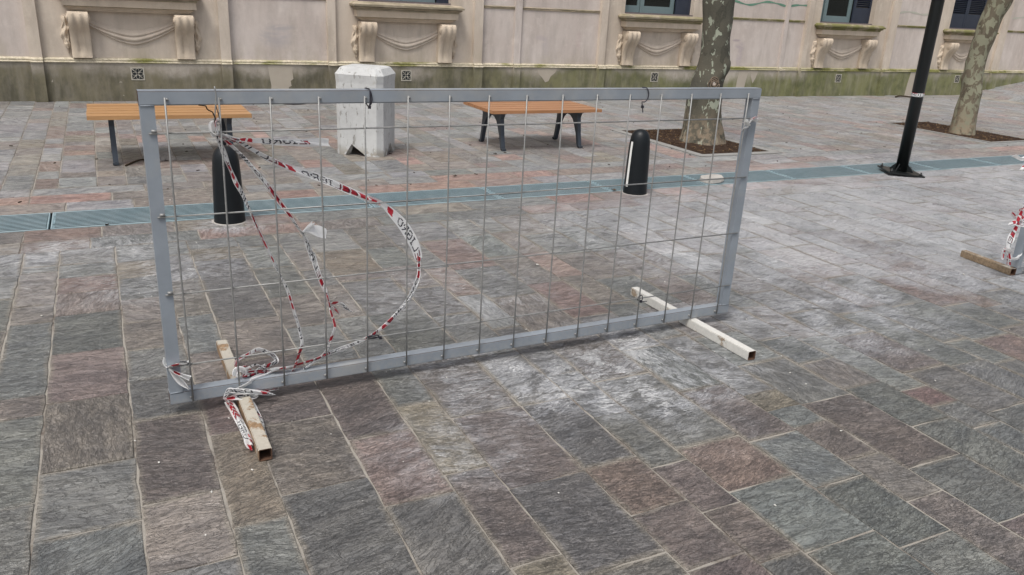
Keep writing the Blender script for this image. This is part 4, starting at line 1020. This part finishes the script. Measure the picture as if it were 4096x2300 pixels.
# ================================================================ BARRIERS
def hollow(bm, L, hw, hh, t=.003):
    """open-ended square tube along local x, from 0 to L"""
    rs = []
    for x in (0, L):
        rs.append([[bm.verts.new((x, sy*(hw-d), sz*(hh-d))) for sy, sz in ((-1, -1), (1, -1), (1, 1), (-1, 1))] for d in (0, t)])
    (o0, i0), (o1, i1) = rs
    for k in range(4):
        j = (k+1) % 4
        bm.faces.new((o0[k], o0[j], o1[j], o1[k])).material_index = 0
        bm.faces.new((i0[k], i1[k], i1[j], i0[j])).material_index = 1
        bm.faces.new((o0[k], i0[k], i0[j], o0[j])).material_index = 1
        bm.faces.new((o1[k], o1[j], i1[j], i1[k])).material_index = 1
def barrier(label, loc, rz, W, feet, zb):
    e = empty('mesh_barrier', label, 'barrier', loc, rz, 'grey welded mesh crowd barriers'); H = 1.19; t = .05
    def part(name, bm, mats, **kw): return fin(name, bm, mats, e, **kw)
    for nm, z in (('top_rail', zb+H-t/2), ('bottom_rail', zb+t/2)):
        bm = bmesh.new(); hollow(bm, W, t/2, t/2)
        for v in bm.verts: v.co += Vector((0, t/2, z))
        es = [ed for ed in bm.edges if abs(ed.verts[0].co.x-ed.verts[1].co.x) > 1 and all(abs(abs(v.co.y-t/2)-t/2) < 1e-4 for v in ed.verts)]
        bmesh.ops.bevel(bm, geom=es, offset=.004, segments=2, affect='EDGES')
        part(nm, bm, [MAT['fence_paint'], MAT['rust_in']])
    for x in (0.0, W-t):
        bm = bmesh.new(); box(bm, x+.0015, x+t-.0015, .0015, t-.0015, zb+t, zb+H-t); part('post', bm, MAT['fence_paint'], bevel=.0035, seg=2)
        bm = bmesh.new()
        for z in (zb+t, zb+H-t):
            tube(bm, [(x+.003, .0, z), (x+t-.003, -.0005, z)], .0022, 6)
        part('weld_seam', bm, MAT['fence_paint'])
    r = .0033
    n = 16; x0 = .082; dx = .1757
    for k in range(n):
        x = x0+k*dx
        if x > W-.03: break
        bm = bmesh.new(); jx = rng.uniform(-.004, .004)
        tube(bm, [(x, -.0105, zb+.008), (x+jx*.3, -.0105, zb+.3), (x+jx, -.010+rng.uniform(-.002, .002), zb+.6), (x+jx*.4, -.0105, zb+.9), (x, -.0105, zb+H-.022)], r, 8)
        lathe(bm, [(.003, zb+H-.034), (.006, zb+H-.030), (.003, zb+H-.025)], 8, 0, (x+.007, -.002)); lathe(bm, [(.003, zb+.018), (.006, zb+.022), (.003, zb+.027)], 8, 0, (x-.006, -.002))
        part('mesh_wire', bm, MAT['wire'])
    for z in (.213, .503, .799, 1.096):
        bm = bmesh.new(); z = z-.05+zb; js = rng.uniform(-.004, .004)
        tube(bm, [(.022, -.0036, z), (W*.3, -.0036, z+js), (W*.6, -.0036, z-js), (W-.02, -.0036, z)], r, 8)
        tube(bm, [(.030, -.004, z+.008), (.048, -.004, z+.008)], .006, 6)
        part('mesh_wire', bm, MAT['wire'])
    for (x0_, y0_, x1_, y1_, mat) in feet:
        bm = bmesh.new(); L = math.hypot(x1_-x0_, y1_-y0_); hollow(bm, L, .0235, .0235)
        if True:
            es = [ed for ed in bm.edges if abs(ed.verts[0].co.x-ed.verts[1].co.x) > .1 and all(abs(abs(v.co.y)-.0235) < 1e-4 for v in ed.verts)]
            bmesh.ops.bevel(bm, geom=es, offset=.003, segments=2, affect='EDGES')
        m = Matrix.Translation((x0_, y0_, .0245)) @ Matrix.Rotation(math.atan2(y1_-y0_, x1_-x0_), 4, 'Z')
        me_ = fin('foot', bm, [MAT[mat], MAT['rust_in']], e); me_.matrix_local = m
    return e
TH = .0172; FO = Vector((.109, 3.027, 0))
def fl(x, y):   # world ground point -> barrier local
    d_ = Vector((x, y, 0))-FO; return (d_.x*math.cos(TH)+d_.y*math.sin(TH), -d_.x*math.sin(TH)+d_.y*math.cos(TH))
f1 = (*fl(.384, 2.58), *fl(.372, 3.60), 'foot_dirty'); f2 = (*fl(2.688, 2.628), *fl(2.660, 3.59), 'foot_white')
bar1 = barrier('large grey mesh barrier across the foreground, hung with torn warning tape', FO, TH, 2.807, [f1, f2], .0495)
bar2 = barrier('second grey mesh barrier, cut off by the right edge of the photo', (5.413, 3.062, 0), .02, 2.807, [(-.025, .002, .052, .42, 'foot_brown'), (2.5, -.42, 2.5, .5, 'foot_white')], .002)

# ================================================================ WARNING TAPE
FONT = {'P': ('11110','10001','10001','11110','10000','10000','10000'), 'E': ('11111','10000','10000','11110','10000','10000','11111'), 'L': ('10000','10000','10000','10000','10000','10000','11111'),
        'I': ('111','010','010','010','010','010','111'), 'G': ('01110','10001','10000','10111','10001','10001','01110'), 'R': ('11110','10001','10001','11110','10100','10010','10001'), 'O': ('01110','10001','10001','10001','10001','10001','01110')}
def strip_cols():
    cols = []
    for k in range(2):
        cols += [2]*(7-k)+[0]*2
    for rep in range(2):
        for i, chh in enumerate('PELIGRO'):
            g = FONT[chh]
            for c_ in range(len(g[0])):
                col = []
                for r_ in range(7):
                    ink = g[r_][c_] == '1'
                    if rep == 0 and i < 1: col.append(3 if ink else 2)
                    elif rep == 0 and i < 3: col.append(3 if ink else (2 if i == 1 else 0))
                    elif rep == 1 and i < 2: col.append(3 if ink else (2 if i == 0 else 0))
                    else: col.append(1 if ink else 0)
                cols.append(col)
            cols.append([0]*7)
        cols += [0]*5+[2]*5+[0]*2
    cols += [0]*6
    return [([c]*7 if isinstance(c, int) else c) for c in cols]
PAT = strip_cols()
def tape(name, label, cat, keys, group=None, phase=0, mirror=True, facing=(-.30, -.80, .52), parent=None, cell=.0062, amp=1.0, tw=0.0, bm=None, flip=False):
    own = bm is None
    if own: bm = bmesh.new()
    for kk in [keys]:
        raw = TAPE[kk] if isinstance(kk, str) else kk
        P = catmull([Vector(p) for p in raw], cell*.5)   # 4D: xyz + width
        N0 = Vector(facing).normalized(); rows = []; NV = 11
        s_ = 0; prev = None; us = []; hws = []
        for i, p in enumerate(P):
            p3 = p.to_3d(); t = (P[min(i+1, len(P)-1)].to_3d()-P[max(i-1, 0)].to_3d())
            if t.length < 1e-6: t = Vector((1, 0, 0))
            t.normalize()
            if prev is not None: s_ += (p3-prev).length
            prev = p3; us.append(s_)
            w_ = N0.cross(t); w_ = w_.normalized() if w_.length > .15 else Vector((0, 0, 1))
            N = t.cross(w_).normalized()
            if N.dot(N0) < 0: N = -N
            hwid = max(.0042, p[3]/2)
            hws.append(hwid)
            fold = max(0, .024-hwid)*amp
            row = []
            for j in range(NV+1):
                v = -1+2*j/NV
                dep = fold*.75*math.sin(v*3.6+s_*17+phase)+.0022*math.sin(s_*55+v*3+phase*2)
                edge = 1+.03*math.sin(s_*40+j)
                row.append(bm.verts.new(p3+w_*hwid*v*edge+N*dep))
            rows.append(row)
        for i in range(len(rows)-1):
            for j in range(NV):
                f = bm.faces.new((rows[i][j], rows[i+1][j], rows[i+1][j+1], rows[i][j+1])); f.smooth = True
                mi = 0; r_ = j-2 if not flip else NV-3-j
                if 0 <= r_ < 7:
                    r7 = r_
                    hwid = hws[i]; u = us[i]/cell*(1.0 if hwid > .0085 else 1.25) + phase + (r7-3)*.35*(1 if hwid > .0085 else 0)
                    u = -u if mirror else u
                    mi = PAT[int(math.floor(u)) % len(PAT)][6-r7 if hwid > .0085 else (1 if int(u) % 2 else 5)]
                if kk == 'flag' and i > len(rows)*.80: mi = 0
                if kk in ('wrapE', 'tailR', 'wrapD') and mi > 1 and (i//14) % 3: mi = 1 if mi == 3 or j % 2 else 0
                if phase >= 96 and (mi > 1 or (mi == 1 and (i//9) % 4)): mi = 0
                f.material_index = mi
    if not own: return
    me_ = bpy.data.meshes.new(name); bm.to_mesh(me_); bm.free()
    o = link(name, me_, TM, parent)
    if parent is None: tag(o, label, cat, group)
    return o
G_ = 'strands of red and white warning tape'
tape('warning_tape', 'longest strand of printed warning tape, bowed to the right in one big curve', 'tape', 'big', G_, 10)
tape('warning_tape', 'middle strand of printed warning tape, hanging with two small side knots', 'tape', 'mid', G_, 55)
tape('warning_tape', 'thinnest leftmost strand of warning tape, twisted and hanging in front of the left bollard', 'tape', 'thin', G_, 30)
tape('warning_tape', 'short flag of warning tape blown level to the right from the upper knot', 'tape', 'flag', G_, 41)
bm = bmesh.new()
for k_, ph in (('kn1a', 116), ([[p_[0], p_[1], p_[2], p_[3]*1.55] for p_ in TAPE['kn1b']], 98)): tape('', '', '', k_, phase=ph, bm=bm)
me_ = bpy.data.meshes.new('tape_knot'); bm.to_mesh(me_); bm.free(); tag(link('tape_knot', me_, TM), 'upper side knot of the middle tape strand, with a torn white flap', 'tape', 'small tape knots')
bm = bmesh.new()
for k_, ph in (('kn2a', 2), ('kn2b', 6)): tape('', '', '', k_, phase=ph, bm=bm)
me_ = bpy.data.meshes.new('tape_knot'); bm.to_mesh(me_); bm.free(); tag(link('tape_knot', me_, TM), 'lower side knot of the middle tape strand, with two red flecked ends', 'tape', 'small tape knots')
def bundle(label, items, name='tape_bundle', group='tied bundles of warning tape', **kw):
    bm = bmesh.new()
    for k_, ph in items: tape('', '', '', k_, phase=ph, bm=bm, **kw)
    me_ = bpy.data.meshes.new(name); bm.to_mesh(me_); bm.free()
    return tag(link(name, me_, TM), label, 'tape', group)
bundle('crumpled white knot of tape tied where the strands meet on the highest mesh wire', [('top1', 108), ('top2', 3)])
bundle('tape tied in a bow round the bottom of the barrier left post', [('lpost1', 6), ('lpost2', 4), ('lpost3', 110), ('lpost4', 108)])
bundle('tangled tape wound round the bottom rail and left foot of the large barrier', [('loopA', 10), ('loopB', 30), ('loopC', 8), ('strC', 112), ('blob', 118), ('red1', 4), ('red2', 12), ('wrapD', 36), ('wrapE', 60), ('wrapF', 12), ('wrapG', 3), ('tailL', 5), ('tailL2', 8), ('tailR', 50)], mirror=False)
bundle('small faded bow of tape on the barrier right post', [('bow1', 112), ('bow2', 3), ('bow3', 114)])
bundle('tape wound and knotted round the post of the second barrier', [('b2wrap', 58), ('b2up', 3), ('b2up2', 8), ('b2spike', 114), ('b2knob', 6), ('b2strip', 62), ('b2tail', 4), ('b2tail2', 2), ('b2tie', 112), ('b2tie2', 112)], mirror=False, flip=True)
# wind-blown ends beyond the second barrier, tied to its far wires
bundle('loose tape ends fluttering at the right edge of the photo above the second barrier', [('fl1', 112), ('fl2', 3), ([[5.438, 3.2, .792, .014], [5.47, 3.15, .80, .02], [5.495, 3.06, .80, .012]], 110), ([[5.43, 3.2, .69, .02], [5.46, 3.14, .74, .02], [5.495, 3.055, .79, .012]], 5)])
# band on the lamp post
bm = bmesh.new(); N = 60; rows = []
for i in range(N+1):
    a = 2*PI*i/N
    rows.append([bm.verts.new((7.735+(.0645+.001*math.sin(a*5))*math.cos(a), 5.86+(.0645+.001*math.sin(a*5))*math.sin(a), .832+.036*j/8+.004*math.sin(a+1))) for j in range(9)])
for i in range(N):
    for j in range(8):
        f = bm.faces.new((rows[i][j], rows[i+1][j], rows[i+1][j+1], rows[i][j+1])); f.smooth = True
        f.material_index = {0: 0, 1: 1, 2: 0, 3: 1}[PAT[(60-i) % 47+16][6-(j-1)]] if 1 <= j < 7 else (2 if j == 7 and (i//9) % 2 else 0)
me_ = bpy.data.meshes.new('tape_band'); bm.to_mesh(me_); bm.free(); tag(link('tape_band', me_, TM), 'band of warning tape wrapped round the black lamp post', 'tape')

# steel tie wires and cable ties
def wire(name, label, key, mat, r=.0021, cat='wire', group=None):
    bm = bmesh.new(); tube(bm, catmull([Vector(p[:3]) for p in key], .006), r, 7)
    return tag(fin(name, bm, mat), label, cat, group)
wire('tie_wire', 'bright bent steel wire standing up past the top rail above the tape knot', TAPE['wireA'], MAT['wire'], .0023, group='bent tie wires')
wire('tie_wire', 'dark crooked steel wire sticking out left of the tape knot', TAPE['wireB'], MAT['twig'], .0023, group='bent tie wires')
wire('tie_wire', 'short dark steel wire crossing down to the tape knot', TAPE['wireC'], MAT['lead'], .0018, group='bent tie wires')
def onbar(s_, z, off=0): return FO+Vector((math.cos(TH)*s_-math.sin(TH)*off, math.sin(TH)*s_+math.cos(TH)*off, z))
def cable_tie(label, pts, r=.0032):
    bm = bmesh.new(); tube(bm, catmull([onbar(*p) for p in pts], .008), r, 8)
    p = onbar(*pts[-2]); m = Matrix.Translation(p)
    box(bm, -.005, .005, -.005, .005, -.006, .006, 0, m)
    return tag(fin('cable_tie', bm, MAT['tie_black']), label, 'cable tie', 'black plastic cable ties')
cable_tie('thick black cable tie round the top rail in front of the white bin', [(.806, 1.243, .02), (.807, 1.241, -.004), (.814, 1.215, -.008), (.812, 1.19, -.008), (.806, 1.178, .0), (.806, 1.18, .03), (.806, 1.2, .053), (.806, 1.238, .05), (.806, 1.242, .02), (.807, 1.240, -.005), (.808, 1.21, -.0075), (.805, 1.176, -.006), (.803, 1.172, -.006)], .0026)
cable_tie('black cable tie with a dangling tail on the top rail, left of the near tree', [(2.105, 1.243, .03), (2.108, 1.243, -.002), (2.118, 1.22, -.006), (2.112, 1.19, -.006), (2.098, 1.181, -.004), (2.09, 1.182, .0), (2.092, 1.16, -.004), (2.096, 1.135, -.006)], .0024)
cable_tie('small black cable tie where the big tape loop crosses the lowest mesh wire', [(.785, .222, -.012), (.80, .229, -.018), (.825, .227, -.018), (.835, .216, -.01), (.82, .207, -.002), (.79, .207, .0), (.782, .214, -.006), (.80, .222, -.016), (.84, .212, -.016), (.848, .204, -.012)], .0028)
cable_tie('small black cable tie on the lowest mesh wire above the right foot', [(2.19, .225, -.012), (2.196, .235, -.016), (2.206, .222, -.017), (2.204, .205, -.016), (2.194, .196, -.01), (2.188, .205, -.002), (2.19, .222, -.004), (2.2, .2, -.014), (2.235, .197, -.018)], .0022)

# ================================================================ LOOSE THINGS ON THE GROUND
bm = bmesh.new(); out = [(-.13, -.05), (-.09, -.10), (.02, -.115), (.10, -.09), (.14, -.02), (.10, .06), (.02, .08), (-.08, .07), (-.13, .02)]
vs = [bm.verts.new((x, y, 0)) for x, y in out]; vt_ = [bm.verts.new((x*.94, y*.92, .034+.004*math.sin(i*2))) for i, (x, y) in enumerate(out)]
bm.faces.new(vs[::-1]); bm.faces.new(vt_)
for k in range(len(out)): bm.faces.new((vs[k], vs[(k+1) % len(out)], vt_[(k+1) % len(out)], vt_[k]))
o = fin('stone_slab', bm, MAT['ring'], bevel=.004, seg=2); o.location = (5.26, 6.06, .012); o.rotation_euler = (.04, -.05, .2)
tag(o, 'broken pale stone slab lying loose on the drain grate', 'stone')
def thin(name, label, cat, pts, r, mat, group=None):
    bm = bmesh.new(); tube(bm, catmull(pts, .02), [r*(1-.5*i/60) for i in range(len(catmull(pts, .02)))], 7); return tag(fin(name, bm, mat), label, cat, group)
thin('twig', 'dark curved twig on the paving under the left bench', 'twig', [(.125, 7.89, .006), (.19, 8.0, .012), (.25, 8.08, .014), (.32, 8.13, .008)], .009, MAT['twig'], 'fallen twigs')
thin('twig', 'dark stick lying against the wall foot right of the lamp post line', 'twig', [(15.1, 11.95, .02), (15.3, 12.0, .03), (15.52, 11.9, .02), (15.7, 11.86, .02)], .018, MAT['twig'], 'fallen twigs')
thin('hose_ring', 'thin black ring lying on the paving left of the white bin', 'ring', [(2.28, 11.87, .012), (2.33, 11.80, .012), (2.45, 11.765, .012), (2.57, 11.80, .012), (2.62, 11.87, .012), (2.57, 11.94, .012), (2.45, 11.97, .012), (2.33, 11.94, .012), (2.28, 11.87, .012)], .012, MAT['lead'])
def leaf(label, x, y, s, mat='twig', z=0):
    bm = bmesh.new(); n_ = 9; c0 = bm.verts.new((0, 0, .012*s/.05))
    r_ = [bm.verts.new((s*(.6+.4*math.sin(k*2.4))*math.cos(2*PI*k/n_), s*(.6+.4*math.cos(k*1.7))*math.sin(2*PI*k/n_), .004+.012*abs(math.sin(k*1.3)))) for k in range(n_)]
    for k in range(n_): bm.faces.new((c0, r_[k], r_[(k+1) % n_]))
    bmesh.ops.solidify(bm, geom=bm.faces[:], thickness=.0012)
    o = fin('dry_leaf', bm, MAT[mat]); o.location = (x, y, ground_z(x, y)+z); o.rotation_euler = (0, 0, rng.uniform(0, 6)); return tag(o, label, 'leaf', 'dry leaves on the paving')
leaf('brown crumpled leaf on the paving just right of the barrier left post', .47, 8.05, .028)
leaf('dark leaf scrap on the paving left of the second bench legs', 3.72, 7.75, .035)
leaf('dark leaf scrap on the paving course behind the drain near the tape', 2.86, 6.82, .035)
leaf('orange brown leaf caught at the end of the drain grate left of the right bollard', 4.05, 5.93, .035, 'mulch_b', .003)
leaf('tiny dark leaf scrap on the border in front of the drain, far left', -.06, 5.91, .022)
bm = bmesh.new()
for _ in range(170):
    yy = rng.uniform(1.4, 9.5); xx = rng.uniform(-.8-.05*yy, 2+1.15*yy)
    if rng.random() < .5: xx = rng.choice((rng.gauss(.5, .4), rng.gauss(2.6, .8), rng.gauss(4.5, 1.2))); yy = rng.choice((rng.gauss(2.3, .5), rng.gauss(3.4, .8), rng.gauss(5, 1)))
    if 5.9 < yy < 6.38: continue
    s_ = rng.uniform(.0015, .0045)*(1 if rng.random() < .9 else 1.9)
    m = Matrix.Translation((xx, yy, .002+s_*.5+ground_z(xx, yy))) @ Matrix.Rotation(rng.uniform(0, 3), 4, 'Z') @ Matrix.Rotation(rng.uniform(0, 1), 4, 'X')
    q = bmesh.ops.create_icosphere(bm, subdivisions=1, radius=s_, matrix=m @ Matrix.Diagonal((1.4, 1, .6, 1)))
tag(fin('mortar_crumbs', bm, MAT['crumb']), kind='stuff', label='white mortar crumbs scattered over the paving', cat='crumbs')
bm = bmesh.new()
for _ in range(130):
    yy = rng.uniform(6.6, 12); xx = rng.uniform(-1, 3+1.2*yy)
    s_ = rng.uniform(.003, .009)
    m = Matrix.Translation((xx, yy, .003+ground_z(xx, yy))) @ Matrix.Rotation(rng.uniform(0, 3), 4, 'Z')
    box(bm, -s_*2, s_*2, -s_*.5, s_*.5, -.002, .004, 0, m)
tag(fin('leaf_litter', bm, MAT['twig']), kind='stuff', label='dark specks of leaf litter scattered near the facade', cat='litter')
